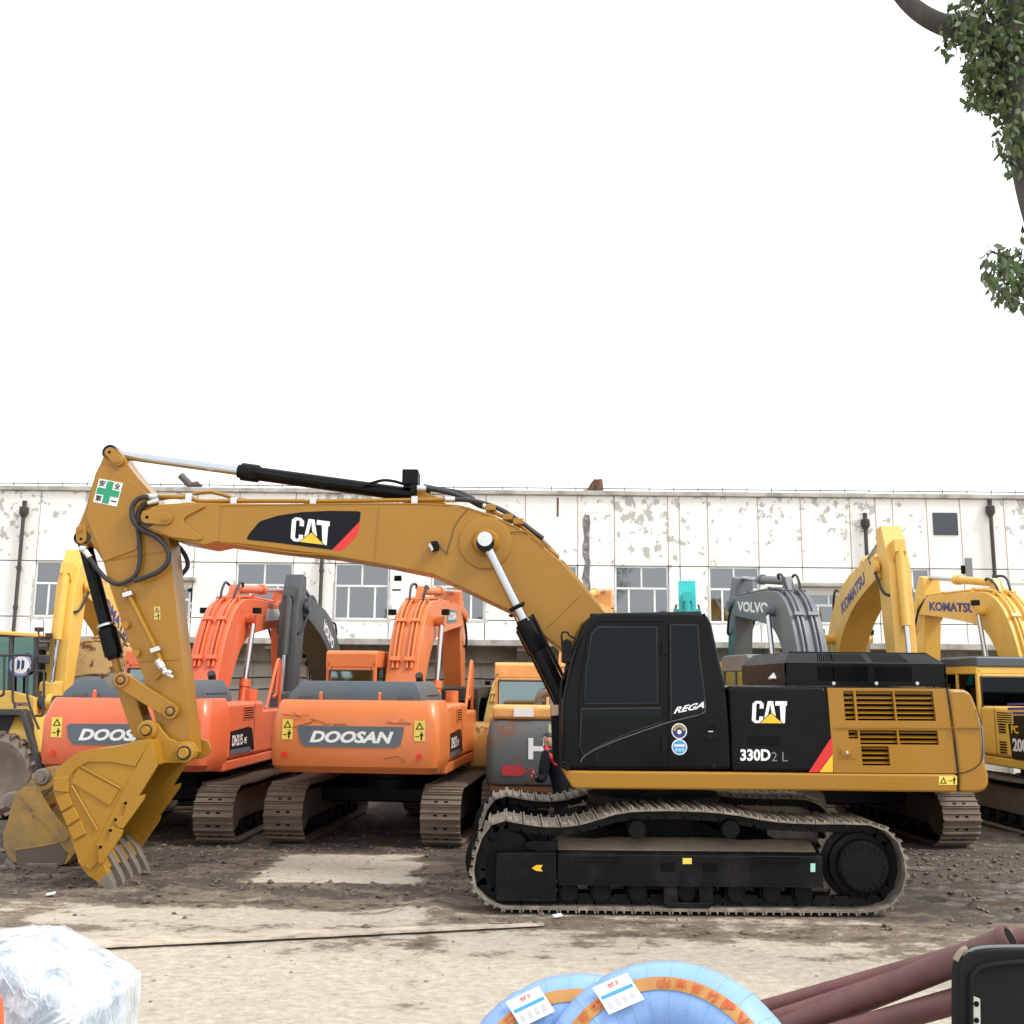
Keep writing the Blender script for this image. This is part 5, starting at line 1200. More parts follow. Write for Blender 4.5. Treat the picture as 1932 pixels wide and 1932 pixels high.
def doosan(label, loc, a, m, W=1.26, worn=False, byaw=0.):
    root, cw, bd = excavator(label, loc, a, dict(body=m), group='orange excavators parked tail first', W=W, boom_text=None, byaw=byaw)
    xr = -2.753
    q = [(-.72, 1.50), (.62, 1.50), (.70, 1.54), (.75, 1.76), (.74, 1.80), (-.80, 1.80), (-.84, 1.76), (-.80, 1.58)]
    pn = MB().prism([(xr, -y, z) for y, z in q], (-.006, 0, 0)).build('name_plate', M_PLATE, cw, smooth=0)
    text('DOOSAN', 'lettering', M_WHITE, pn, (xr - .007, .65, 1.56), (xr - .007, -.60, 1.56), (xr - .007, .65, 1.73), bold=.045, shear=.28)
    for y in (1.07, -.90):
        A, B, D_ = Vector((xr, y, 1.60)), Vector((xr, y - .16, 1.60)), Vector((xr, y, 1.89))
        warn(cw, M_SYEL, lambda u, v, A=A, B=B, D_=D_: A + (B - A) * u + (D_ - A) * v)
    for y in (1.02, -.98): MB().cyl((xr + .004, y, 1.38), (xr - .008, y, 1.38), .048, n=18).build('reflector', mat('reflector', (.6, .03, .02), .3), cw)
    # right flank decal
    W_ = -W - .003
    MB().prism([(-1.72, W_, 1.32), (-.45, W_, 1.32), (-.62, W_, 1.66), (-.8, W_, 1.70), (-1.72, W_, 1.66)], (0, -.004, 0)).build('flank_decal', M_DBLK, bd, smooth=0)
    MB().prism([(-1.72, W_ - .005, 1.30), (-.62, W_ - .005, 1.30), (-.72, W_ - .005, 1.38), (-1.72, W_ - .005, 1.38)], (0, -.003, 0)).build('flank_stripe', M_PLATE, bd, smooth=0)
    text('DH215', 'lettering', M_WHITE, bd, (-1.64, W_ - .005, 1.43), (-1.12, W_ - .005, 1.43), (-1.64, W_ - .005, 1.60), bold=.03)
    text('-9E', 'lettering', M_WHITE, bd, (-1.08, W_ - .005, 1.44), (-.9, W_ - .005, 1.44), (-1.08, W_ - .005, 1.54), bold=.02)
    if worn:
        for k in range(7):
            rr = random.Random(k); y0 = rr.uniform(-1, 1); z = rr.uniform(1.3, 2.0)
            MB().tube([(xr - .001, y0 + i * .06 * rr.choice((-1, 1)), z + .03 * math.sin(i * 1.7 + k) - .01 * i) for i in range(5)], .004, 4, 2).build('scratch', mat('scratch', (.12, .05, .03), .8), cw)
    return root, cw, bd
def rear_pivot(px, D, a, s=1.06):
    """pivot position from the picture column of the counterweight centre and its distance"""
    X = (px - 966) / FOC * D * .99
    return (X + 2.75 * s * math.cos(R(a)), D + 2.75 * s * math.sin(R(a)))
d1, cw1, bd1 = doosan('glossy red-orange excavator parked behind the yellow bucket', rear_pivot(244, 16.2, 87), 87, M_OR1, byaw=-3)
for b_ in [o for o in d1.children if o.name.startswith('boom') and 'cyl' not in o.name][:1]:
    text(' ', 'x', M_WHITE, b_, (0, 0, 0), (1, 0, 0), (0, 0, 1)) if False else MB().prism([(2.7, -.293, 3.62), (3.6, -.293, 3.70), (3.7, -.293, 3.92), (2.8, -.293, 3.88)], (0, -.004, 0)).build('blank_plate', M_WHITE, b_)
d2, cw2, bd2 = doosan('scratched orange excavator with a dark hood parked between the red-orange one and the black cab', rear_pivot(674, 16.2, 84), 84, M_OR2, worn=True, byaw=-3)
for b_ in [o for o in d2.children if o.name.startswith('boom') and 'cyl' not in o.name][:1]:
    pn = MB().prism([(2.7, -.293, 3.60), (3.6, -.293, 3.68), (3.7, -.293, 3.92), (2.8, -.293, 3.90)], (0, -.004, 0)).build('name_plate', M_PLATE, b_)
    text('DOOSAN', 'lettering', M_WHITE, pn, (2.8, -.298, 3.68), (3.55, -.298, 3.73), (2.8, -.298, 3.84), bold=.03)
# old orange excavator with the painted-over counterweight
BH = SC(BOOM, 1.12)
h_, hcw, hbd = excavator('old pale-orange excavator with a dark rusty counterweight and a torn red patch', rear_pivot(1080, 17.2, 88, 1.0), 88, dict(body=M_OLDO), s=1.0, W=1.40, cz=(.86, 1.98), cwmat=mat('slate_rust', (.075, .085, .09), .55, rust=.30, dscale=1.3, dirt=.3, dirtcol=(.2, .1, .05)), hood=False, boomP=BH, stickP=SC(STICK, 1.14), detail=True, body_top=2.05, rails=False, hoodw=(-1, 1), byaw=-12)
xr = -2.754
MB().box(-2.62, -1.82, -1.32, 1.32, 1.985, 2.22).build('upper_tail', M_OLDO, h_, bev=.07, seg=3)
MB().box(-2.66, -1.9, -1.34, 1.34, .80, .98).build('tail_base', mat('rust_brown', (.22, .10, .04), .7, rust=.3, dscale=2), h_, bev=.06)
MB().box(-2.636, -2.62, .62, .95, 2.04, 2.18).build('white_patch', M_WHITE, h_)
MB().prism([(xr, 1.13, 1.10), (xr, .90, 1.09), (xr, .78, 1.11), (xr, .72, 1.16), (xr, .82, 1.26), (xr, 1.00, 1.25), (xr, 1.10, 1.27), (xr, 1.14, 1.19)], (-.006, 0, 0)).build('red_patch', mat('red_patch', (.40, .02, .03), .5), hcw)
for P in ([(.70, 1.36), (.62, 1.36), (.62, 1.70), (.70, 1.70)], [(.62, 1.49), (.46, 1.49), (.46, 1.57), (.62, 1.57)], [(.46, 1.36), (.38, 1.36), (.38, 1.70), (.46, 1.70)]):
    MB().prism([(xr, y, z) for y, z in P], (-.005, 0, 0)).build('lettering', M_WHITE, hcw)
MB().prism([(xr, .37, 1.50), (xr, .05, 1.50), (xr, .05, 1.93), (xr, .37, 1.93)], (-.004, 0, 0)).build('pale_patch', mat('pale_green', (.52, .60, .35), .6), hcw)
MB().tube([(-1.6, .55, 2.05), (-1.6, .55, 2.28), (-1.6, .42, 2.42), (-1.6, -.1, 2.44), (-1.6, -.5, 2.40)], .075, 10, 4).build('intake_pipe', mat('pipe_brown', (.14, .11, .09), .6), h_)
MB().tube([(-1.5, .3, 2.05), (-1.5, .25, 2.2), (-1.5, -.3, 2.24)], .05, 8, 3).build('intake_pipe', mat('pipe_brown', (.14, .11, .09), .6), h_)
MB().lathe((-1.3, -.35, 2.05), (0, 0, 1), [(0, .26), (.32, .26), (.36, .30), (.42, .30), (.48, .1)], 20).build('air_cleaner', M_HOOD, h_)
# grey excavator on the right with its boom raised away
v2, vcw, vbd = excavator('slate-grey excavator with raised grey boom standing behind the black hood', (5.85, 19.3), 95, dict(body=M_VG), boom_text='VOLVO', boom_side=1, text_span=(.70, .95), text_h=.22, hoodh=.2, hoodw=(-.6, 1.0), rails=False, lamp=False, boomP=SC(BOOM, 1.14), stickP=SC(STICK, 1.14))
text('VOLVO', 'lettering', M_WHITE, [o for o in v2.children if o.name.startswith('cab')][0], (.055, 1.22, 2.75), (.055, .62, 2.75), (.055, 1.22, 2.85), bold=.04)
# yellow excavator on the far right
pc, pcw, pbd = excavator('yellow excavator with dark glass cab and a black panel on its flank', (10.62, 20.4), 92, dict(body=M_KY, hood=M_HOOD), boom_text='KOMATSU', boom_side=1, text_mat=M_BLUP, text_span=(.68, .93), text_h=.20, cabm=M_KY, cabglass=M_GLS, rails=False, hood=False, byaw=2, boomP=SC(BOOM, 1.2), stickP=SC(STICK, 1.2))
MB().box(.04, 1.55, .33, 1.38, 2.80, 3.01).build('cab_roof', M_HOOD, pc, bev=.05)
MB().box(-2.3, -.6, -.8, .5, 2.11, 2.35).build('hood', M_HOOD, pc, bev=.05)
W_ = 1.363
pn = MB().prism([(-1.62, W_, 1.24), (-1.02, W_, 1.24), (-.95, W_, 1.95), (-1.55, W_, 1.98)], (0, .005, 0)).build('flank_panel', M_DBLK, pbd, smooth=0)
text('PC', 'lettering', M_YEL, pn, (-1.06, W_ + .006, 1.66), (-1.30, W_ + .006, 1.66), (-1.06, W_ + .006, 1.80), bold=.03)
text('200', 'lettering', M_WHITE, pn, (-1.08, W_ + .006, 1.36), (-1.55, W_ + .006, 1.36), (-1.08, W_ + .006, 1.58), bold=.04)
for k in range(3): MB().prism([(-1.56, W_, 2.0 + k * .075), (-.98, W_, 1.98 + k * .075), (-.98, W_, 2.02 + k * .075), (-1.56, W_, 2.04 + k * .075)], (0, .005, 0)).build('blue_stripe', M_BLUP, pbd, smooth=0)
for k in range(2):
    for i in range(5): MB().box(-.86, -.62, W_, W_ + .006, 1.30 + k * .35 + i * .045, 1.325 + k * .35 + i * .045).build('vent_slot', M_DARK, pbd)
MB().tube([(1.5, 1.55, 1.5), (1.55, 1.55, 2.3), (1.5, 1.45, 2.55)], .02, 6, 3).build('mirror_arm', M_BLKM, pc)
MB().prism([(1.45, 1.40, 2.5), (1.55, 1.62, 2.5), (1.55, 1.64, 2.95), (1.45, 1.42, 2.98)], (.06, 0, 0)).build('mirror', M_BLKM, pc, bev=.02)
# machines facing the yard from the back row
j_, _, _ = excavator('tall yellow excavator facing the yard, its stick raised beside the grey boom', (7.8, 25.4), 270, dict(body=M_KY2), s=1.10, detail=False, boom_text='KOMATSU', boom_side=-1, text_mat=M_BLUP, text_span=(.60, .88), text_h=.24, boomP=HIB, stickP=HIS, cabglass=M_GLS, hoodw=(-1, 1))
k1, _, _ = excavator('bright yellow excavator facing the yard behind the wheel loader', (-8.9, 25.0), 269, dict(body=M_KY), s=.98, detail=False, boom_text='KOMATSU', boom_side=1, text_mat=M_BLUP, text_span=(.45, .92), text_h=.26, boomP=HIB, stickP=HIS, rails=False, cabglass=M_GLS)
v1, _, _ = excavator('dark charcoal excavator facing the yard between the two orange booms', (-4.3, 26.0), 265, dict(body=M_VD), s=.98, detail=False, boom_text='VOLVO', boom_side=1, text_span=(.5, .8), boomP=[(x, z * .93, h) for x, z, h in HIB], stickP=[(x, z * .93, h) for x, z, h in HIS], rails=False)
tl, _, _ = excavator('teal excavator whose stick head rises above the black cab', (4.72, 27.6), 260.5, dict(body=M_TEAL), s=.98, detail=False, boomP=[(x, z * .92, h) for x, z, h in HIB], stickP=[(x, z * .95, h) for x, z, h in HIS], rails=False, lamp=False)
LOWB = [(.35, 1.75, .22), (1.0, 2.55, .30), (1.7, 3.0, .34), (2.5, 2.95, .32), (3.4, 2.5, .26), (4.5, 1.9, .2)]
LOWS = [(4.85, 2.4, .10), (4.7, 2.1, .2), (4.55, 1.8, .25), (4.2, 1.4, .22), (3.6, .9, .14)]
rb, _, _ = excavator('old beige excavator with a rust-stained curved boom behind the red-orange one', (-6.9, 22.9), 196, dict(body=M_BEIGE), s=1.0, detail=False, boomP=LOWB, stickP=LOWS, cab=False, rails=False, bucketed=False, body_top=1.9, hood=False)
yc_, _, _ = excavator('yellow excavator with a small cab half hidden behind the black cab', (5.6, 23.6), 215, dict(body=M_KY2), s=.92, detail=False, boomP=LOWB, stickP=LOWS, rails=False, bucketed=False)
wy, _, wbd = excavator('stripped old yellow excavator with green-tinted cab behind the orange machines', (-.42, 22.4), 74, dict(body=M_OLDY), s=.84, detail=True, boomP=LOWB, stickP=LOWS, cabm=M_KDK, cabglass=M_GGL, hood=False, rails=False, bucketed=False, body_top=2.0)

# ------------------------------------------------------------------ wheel loader at the left edge
wl = thing('wheel_loader', 'yellow wheel loader with dark fenders and a round white sticker on its cab glass', 'wheel loader', (-11.6, 20.6, 0))
YL = 20.0
def lp_(x0, x1, y0, y1, d, name, m, parent, bev=.02):
    a, b_ = at(x0, y1, YL), at(x1, y0, YL)
    return MB().box(a.x, b_.x, YL, YL + d, a.z, b_.z).build(name, m, parent, bev=bev)
Z9 = lambda x, y: (x * .14882, 1118 + y * .14882)
M_LGRY = mat('loader_grey', (.035, .036, .04), .6, dirt=.4, dirtcol=(.1, .085, .07), dscale=3)
body = MB().prism([at(*Z9(*p), YL) for p in ((-900, 1250), (130, 1240), (445, 1320), (432, 1690), (330, 1750), (300, 1500), (-900, 1500))], (0, 1.3, 0)).build('body', M_KY, wl, bev=.03)
text('KOMATSU', 'lettering', M_BLUP, body, at(*Z9(180, 1440), YL), at(*Z9(355, 1438), YL), at(*Z9(180, 1392), YL), bold=.04)
cabw = MB()
for x0, x1 in ((430, 475), (110, 165), (-260, -200)):
    cabw.prism([at(*Z9(*p), YL + .02) for p in ((x0, 545), (x1, 555), (x1 - 22, 1325 if x0 > 300 else 1240), (x0 - 22, 1325 if x0 > 300 else 1240))], (0, .09, 0))
    cabw.prism([at(*Z9(*p), YL + 1.35) for p in ((x0, 545), (x1, 555), (x1 - 22, 1325), (x0 - 22, 1325))], (0, .09, 0))
q_ = at(*Z9(-260, 1235), YL); q2_ = at(*Z9(440, 1300), YL)
cabw.box(q_.x, q2_.x, YL + .10, YL + 1.40, q2_.z - .05, q2_.z + .08); cabw.box(q_.x, q2_.x, YL + .03, YL + 1.42, at(*Z9(0, 560), YL).z, at(*Z9(0, 545), YL).z)
cb_ = cabw.build('cab', M_KDK, wl, bev=.015)
MB().prism([at(*Z9(*p), YL - .05) for p in ((-300, 470), (100, 490), (450, 515), (485, 540), (470, 572), (100, 545), (-300, 520))], (0, 1.6, 0)).build('cab_roof', M_KY2, cb_, bev=.03)
MB().prism([at(*Z9(*p), YL + .05) for p in ((160, 550), (430, 560), (415, 1310), (150, 1245))], (0, .012, 0)).build('door_window', M_GGL, cb_, smooth=0)
MB().prism([at(*Z9(*p), YL + .05) for p in ((-200, 550), (112, 550), (95, 1235), (-220, 1230))], (0, .012, 0)).build('side_window', M_GGL, cb_, smooth=0)
MB().box(at(*Z9(-250, 900), YL).x, at(*Z9(420, 900), YL).x, YL + 1.2, YL + 1.25, at(*Z9(0, 1240), YL).z, at(*Z9(0, 1000), YL).z).build('cab_lining', M_DARK, cb_)
MB().box(at(*Z9(180, 900), YL).x, at(*Z9(330, 900), YL).x, YL + .5, YL + .9, at(*Z9(0, 1200), YL).z, at(*Z9(0, 700), YL).z).build('seat', M_SEAT, cb_, bev=.06)
c = at(*Z9(265, 918), YL - .02); k = MB().cyl(c, c + Vector((0, -.004, 0)), .235, n=36).build('round_sticker', mat('sticker_navyblue', (.09, .12, .32), .4), cb_)
c += Vector((0, -.005, 0)); MB().lathe(c, (0, -1, 0), [(0, .17), (.002, .17), (.003, .001)], 32).build('print', M_WHITE, k)
for u0, u1 in ((-.07, -.015), (.015, .07)): MB().prism([c + Vector((u0, -.004, -.10)), c + Vector((u1, -.004, -.06)), c + Vector((u1, -.004, .07)), c + Vector((u0, -.004, .11))], (0, -.002, 0)).build('print', M_NAVY, k)
MB().tube([c + Vector((.195 * math.cos(a * .26), .0, .195 * math.sin(a * .26))) for a in range(25)], .006, 4).build('print', M_WHITE, k)
# fender, wheel
MB().prism([at(*Z9(*p), YL - .25) for p in ((-900, 1480), (270, 1480), (310, 1515), (345, 1650), (440, 1960), (480, 2350), (420, 2350), (370, 1960), (280, 1660), (240, 1560), (-900, 1560))], (0, .75, 0)).build('fender', M_LGRY, wl, bev=.02)
MB().box(at(*Z9(-900, 1700), YL).x, at(*Z9(440, 1700), YL).x, YL + .3, YL + 1.2, .5, at(*Z9(0, 1500), YL).z).build('frame', M_LGRY, wl, bev=.03)
def wheel(cx_, y0, r_, wdt):
    ty = MB().lathe((cx_, y0, r_), (0, 1, 0), [(.03, r_ * .52), (.0, r_ * .60), (-.02, r_ * .80), (.06, r_ * .95), (wdt * .5, r_ * .97), (wdt - .06, r_ * .95), (wdt, r_ * .8), (wdt - .02, r_ * .55)], 48).build('tyre', mat('muddy_tyre', (.17, .13, .105), .9, dirt=.7, dirtcol=(.26, .21, .165), dscale=3, bump=.4), wl)
    for i in range(22):
        a = 2 * math.pi * i / 22; d = Vector((math.cos(a), 0, math.sin(a))); t = Vector((-d.z, 0, d.x))
        for sgn, yy in ((1, .15), (-1, wdt - .15)):
            MB().obox(Vector((cx_, y0 + yy, r_)) + d * r_ * .965 + t * sgn * .03, t * .055 + Vector((0, sgn * .04, 0)), (0, .16, 0), d * r_ * .035).build('tread_lug', MATS['muddy_tyre'], ty)
    MB().lathe((cx_, y0 + .06, r_), (0, -1, 0), [(-.3, r_ * .55), (0, r_ * .55), (.01, r_ * .50), (-.10, r_ * .46), (-.10, r_ * .30), (-.02, r_ * .26), (.0, r_ * .12), (.0, .001)], 32).build('rim', mat('rim_rust', (.14, .06, .04), .7, dirt=.4, dscale=4), ty)
c = at(0, 1473, YL); wheel(c.x - .02, YL - .25, .80, .6)
wheel(c.x - 3.2, YL - .25, .80, .6)
MB().box(c.x - 4.6, c.x - 1.3, YL + .1, YL + 1.6, 1.25, 2.35).build('engine_cover', M_KY, wl, bev=.1, seg=3)
# ladder rails, lamps, mirror
for L in ([(0, 795), (330, 795), (400, 800), (410, 850), (400, 1000)], [(55, 800), (50, 1240), (30, 1300), (0, 1310)], [(170, 800), (160, 1330), (185, 1400), (190, 1470)], [(360, 960), (350, 1330), (480, 1700), (490, 1720)], [(470, 1000), (530, 995), (555, 1030), (550, 1500), (520, 1560), (450, 1560)]):
    MB().tube([at(*Z9(*p), YL - .18) for p in L], .024, 8, 3).build('handrail', M_LGRY, wl)
for x0, y0, x1, y1 in ((445, 440, 535, 495), (580, 512, 655, 578)):
    a, b_ = at(*Z9(x0, y1), YL), at(*Z9(x1, y0), YL); MB().box(a.x, b_.x, YL - .05, YL + .08, a.z, b_.z).build('work_lamp', mat('lamp_brown', (.05, .02, .018), .4), wl, bev=.015)
MB().tube([at(*Z9(*p), YL) for p in ((490, 495), (490, 580), (520, 600), (620, 600), (660, 615))], .018, 6, 2).build('lamp_bracket', M_LGRY, wl)
MB().tube([at(*Z9(*p), YL) for p in ((545, 590), (555, 500), (545, 340), (490, 340))], .008, 5, 2).build('aerial', M_LGRY, wl)
a, b_ = at(*Z9(468, 900), YL), at(*Z9(628, 790), YL); MB().box(a.x, b_.x, YL, YL + .05, a.z, b_.z).build('mirror', M_LGRY, wl, bev=.02)
MB().prism([at(*Z9(*p), YL) for p in ((440, 1690), (560, 1720), (545, 1760), (370, 1720))], (0, .6, 0)).build('step_plate', M_ZINC, wl)
MB().prism([at(*Z9(*p), YL + .3) for p in ((445, 1350), (600, 1360), (600, 2300), (445, 2300))], (0, .6, 0)).build('articulation_frame', M_LGRY, wl, bev=.03)
MB().cyl(at(*Z9(470, 1390), YL + .2), at(*Z9(850, 1385), YL + .2), .12, n=14).build('steering_cylinder', M_LGRY, wl)
MB().cyl(at(*Z9(610, 1385), YL + .2), at(*Z9(680, 1385), YL + .2), .15, n=14).build('cylinder_collar', M_KY, wl)

# ------------------------------------------------------------------ spare bucket standing behind the big bucket
YQ = gnd(80, 1634).y
M_OLDB = mat('worn_bucket', (.42, .25, .06), .6, dirt=.8, dirtcol=(.16, .13, .11), dscale=2.2, rust=.25, dlo=.44)
sb = thing('digging_bucket', 'small dirty yellow digging bucket resting on the ground behind the big bucket', 'bucket', (at(75, 1560, YQ).x, YQ + .5, 0))
ZB = Z2
o1 = [(95, 950), (160, 915), (230, 905), (290, 1010), (360, 1110), (440, 1200), (470, 1270), (475, 1330), (420, 1400), (300, 1420), (190, 1425), (100, 1410), (50, 1360), (22, 1290), (20, 1200), (50, 1120), (70, 1030)]
for k, y0 in enumerate((0, .86)):
    P = [p + Vector((0, y0, 0)) for p in pts(ZB, YQ, *o1)]
    w_ = MB().prism(P, (0, .04, 0)).build('side_wall', M_OLDB, sb, bev=.008)
    MB().prism([p + Vector((0, -.02 if k == 0 else .905, 0)) for p in pts(ZB, YQ, (95, 950), (160, 915), (235, 905), (235, 940), (440, 1215), (430, 1250), (385, 1260), (150, 990))], (0, .016, 0)).build('rim_plate', M_OLDB, w_, bev=.004)
    MB().tube([p + Vector((0, -.01 if k == 0 else .91, 0)) for p in pts(ZB, YQ, (95, 1310), (230, 1290), (370, 1265))], .012, 6).build('weld_seam', M_OLDB, w_)
    MB().prism([p + Vector((0, -.012 if k == 0 else .902, 0)) for p in pts(ZB, YQ, (100, 1315), (375, 1270), (430, 1330), (400, 1395), (190, 1415), (110, 1400))], (0, .01, 0)).build('wear_plate', mat('worn_dark', (.13, .10, .075), .7, dirt=.5, dscale=4), w_, smooth=0)
sh_ = pts(ZB, YQ, *(o1[1:0:-1] + [o1[0]] + o1[:0:-1][:11])); cen = at(*ZB(250, 1180), YQ)
mb = MB(); mb.loft([[p + Vector((0, .01, 0)), p + Vector((0, .88, 0)), p + (cen - p).normalized() * .03 + Vector((0, .88, 0)), p + (cen - p).normalized() * .03 + Vector((0, .01, 0))] for p in sh_[1:]]); mb.build('shell', M_OLDB, sb)
for y0 in (.22, .60):
    P = [p + Vector((0, y0, 0)) for p in pts(ZB, YQ, (60, 1080), (20, 1060), (0, 1010), (15, 970), (60, 960), (130, 900), (185, 820), (230, 800), (300, 785), (332, 820), (330, 880), (270, 930), (200, 960))]
    e_ = MB().prism(P, (0, .06, 0)).build('hinge_ear', M_OLDB, sb, bev=.012)
    for p in ((225, 855), (30, 1005)):
        c = at(*ZB(*p), YQ) + Vector((0, y0 - .02, 0)); MB().lathe(c, (0, -1, 0), [(-.1, .12), (0, .12), (.02, .10), (.02, .06), (.05, .055), (.05, .001)], 20).build('pin_boss', M_STEEL, e_)
for i in range(4):
    c = at(*ZB(70 + i * 8, 1395), YQ) + Vector((0, .05 + i * .25, 0)); MB().obox(c, (.09, 0, -.04), (0, .05, 0), (.015, 0, .03)).build('tooth', M_STEEL, sb)
for px in (205, 270, 335): 
    c = at(*ZB(px, 1415), YQ); MB().box(c.x - .08, c.x + .07, YQ - .02, YQ + .1, c.z - .03, c.z + .05).build('heel_shroud', M_STEEL, sb, bev=.01)

# ------------------------------------------------------------------ person beside the cab
YPn = 16.1
pr = at(1043, 1500, YPn); px0 = pr.x
def PP(px, py, dy=0.): p = at(px, py, YPn); return Vector((p.x, YPn + dy, p.z))
per = thing('person', 'person in a dark jacket with a red collar bending over a phone by the cab', 'person', (px0, YPn, 0))
def skin(name, J, E_, m, parent, sub=2):
    """J: list of (pos, radius); E_: edges; one continuous surface"""
    off = ORG[parent.name]
    me = bpy.data.meshes.new(name); me.from_pydata([tuple(Vector(p) - off) for p, _ in J], E_, [])
    o = bpy.data.objects.new(name, me); col.objects.link(o); o.parent = parent; ORG[o.name] = off
    md = o.modifiers.new('skin', 'SKIN'); me.skin_vertices[0].data
    for i, (_, r_) in enumerate(J):
        r2 = r_ if isinstance(r_, tuple) else (r_, r_); me.skin_vertices[0].data[i].radius = r2
    me.skin_vertices[0].data[0].use_root = True
    md.use_smooth_shade = True
    o.modifiers.new('sub', 'SUBSURF').levels = sub; o.modifiers['sub'].render_levels = sub
    me.materials.append(m); return o
M_JKT = mat('dark_jacket', (.006, .007, .011), .8, spec=.15, var=.3)
M_SKIN = mat('skin', (.50, .29, .20), .55, var=.06)
M_TROU = mat('dark_trousers', (.015, .016, .022), .85)
hip = Vector((px0 + .14, YPn, .93)); ch = PP(1048, 1438); nk = PP(1041, 1414)
sl, sr = PP(1030, 1425, -.12), PP(1064, 1428, .14)
el = PP(1022, 1468, -.24); wr = PP(1010, 1464, -.36)
J = [(hip, (.15, .13)), ((hip + ch) / 2 + Vector((-.01, 0, .03)), (.15, .13)), (ch, (.20, .16)), (nk, .065), (sl, .10), (el, .078), (wr, .052), (sr, .10), (PP(1075, 1470, .05), .062), (PP(1062, 1490, -.10), .045),
     (hip + Vector((-.02, -.10, -.06)), .10), (Vector((px0 + .06, YPn - .12, .48)), .075), (Vector((px0 + .10, YPn - .12, .08)), .052), (Vector((px0 - .03, YPn - .14, .045)), .045),
     (hip + Vector((.02, .10, -.06)), .10), (Vector((px0 + .16, YPn + .12, .48)), .075), (Vector((px0 + .22, YPn + .12, .08)), .052), (Vector((px0 + .09, YPn + .12, .045)), .045)]
bodyo = skin('body', J, [(0, 1), (1, 2), (2, 3), (2, 4), (4, 5), (5, 6), (2, 7), (7, 8), (8, 9), (0, 10), (10, 11), (11, 12), (12, 13), (0, 14), (14, 15), (15, 16), (16, 17)], M_JKT, per)
hd_ = PP(1036, 1397)
rings = []
fwd = Vector((-.50, -.62, -.42)).normalized(); upv = Vector((-.30, -.25, .92)).normalized(); upv = (upv - fwd * upv.dot(fwd)).normalized(); rt = fwd.cross(upv)
for k in range(11):
    t = -1 + 2 * k / 10; rr = math.sqrt(max(0.02, 1 - t * t)); wz = .078 * rr * (1 - .14 * max(0, -t)); dz = .098 * rr
    c = hd_ + upv * t * .125 + fwd * (.012 if t < 0 else 0)
    rings.append([c + rt * wz * math.cos(2 * math.pi * i / 16) + fwd * dz * math.sin(2 * math.pi * i / 16) for i in range(16)])
hb = MB().loft(rings); head = hb.build('head', M_SKIN, per, smooth=80)
MB().loft([[hd_ + fwd * .088 + upv * .02 + rt * i * .008 for i in (-1, 1)] + [hd_ + fwd * .088 + upv * .02 + rt * .0 + fwd * .006], [hd_ + fwd * .095 - upv * .03 + rt * i * .017 for i in (-1, 1)] + [hd_ + fwd * .122 - upv * .03]]).build('nose', M_SKIN, head)
for s_ in (-1, 1):
    c = hd_ + rt * s_ * .032 + fwd * .086 + upv * .012; MB().lathe(c - fwd * .01, fwd, [(0, .013), (.012, .011), (.017, .001)], 10).build('eye', M_DBLK, head)
    c = hd_ + rt * s_ * .078; MB().lathe(c - fwd * .012, rt * s_, [(-.01, .028), (.012, .03), (.016, .018), (.014, .001)], 10).build('ear', M_SKIN, head)
c = hd_ + fwd * .091 - upv * .062; MB().obox(c, rt * .022, upv * .004, fwd * .006).build('mouth', mat('lips', (.35, .13, .1), .6), head)
rings = []
for k in range(8):
    t = -.30 + 1.33 * k / 7; rr = math.sqrt(max(.01, 1.06 - t * t)) if t < 1.02 else .1
    c = hd_ + upv * t * .128 - fwd * (.016 if t < .45 else .004)
    rings.append([c + rt * (.084 * rr) * math.cos(2 * math.pi * i / 18) + fwd * (.092 if math.sin(2 * math.pi * i / 18) < 0 or t > .5 else .045) * rr * math.sin(2 * math.pi * i / 18) * (1 + .06 * noise.noise((i * .9, k * .8, 0))) for i in range(18)])
MB().loft(rings).build('hair', mat('black_hair', (.012, .011, .011), .6), per, smooth=60)
MB().tube([nk + Vector((-.09, -.06, .03)), nk + Vector((-.06, -.13, -.04)), nk + Vector((.0, -.17, -.12)), nk + Vector((.06, -.17, -.22))], .035, 8, 3).build('red_collar', mat('red_cloth', (.55, .015, .02), .7), per)
MB().tube([nk + Vector((-.10, -.02, .03)), nk + Vector((-.02, .09, .05)), nk + Vector((.09, .02, .04)), nk + Vector((.06, -.08, .01))], .04, 8, 4).build('jacket_collar', M_JKT, per)
# left hand round the phone
ph = PP(1003, 1455, -.42); pa = wr; hdir = (ph - pa).normalized()
hand = skin('hand', [(pa, .032), (pa.lerp(ph, .55), (.036, .022))], [(0, 1)], M_SKIN, per)
for i in range(4):
    b0 = pa.lerp(ph, .55) + Vector((0, 0, .028 - .019 * i)); b1 = b0 + hdir * .04 + Vector((-.012, -.012, 0)); b2 = b1 + Vector((-.012, .03 - .003 * i, -.002))
    skin('finger', [(b0, .0095), (b1, .009), (b2, .0075)], [(0, 1), (1, 2)], M_SKIN, per, 1)
b0 = pa.lerp(ph, .35) + Vector((0, -.02, .02)); skin('thumb', [(b0, .011), (b0 + hdir * .03 + Vector((0, -.015, .018)), .0105), (b0 + hdir * .06 + Vector((0, -.012, .03)), .008)], [(0, 1), (1, 2)], M_SKIN, per, 1)
phn = MB().obox(ph, Vector((.035, -.01, .02)), Vector((.003, .006, 0)), Vector((-.03, 0, .065))).build('phone', mat('phone_case', (.20, .02, .02), .4), None, bev=.006)
tag(phn, 'dark red phone held in the hand of the person in the jacket', 'phone')

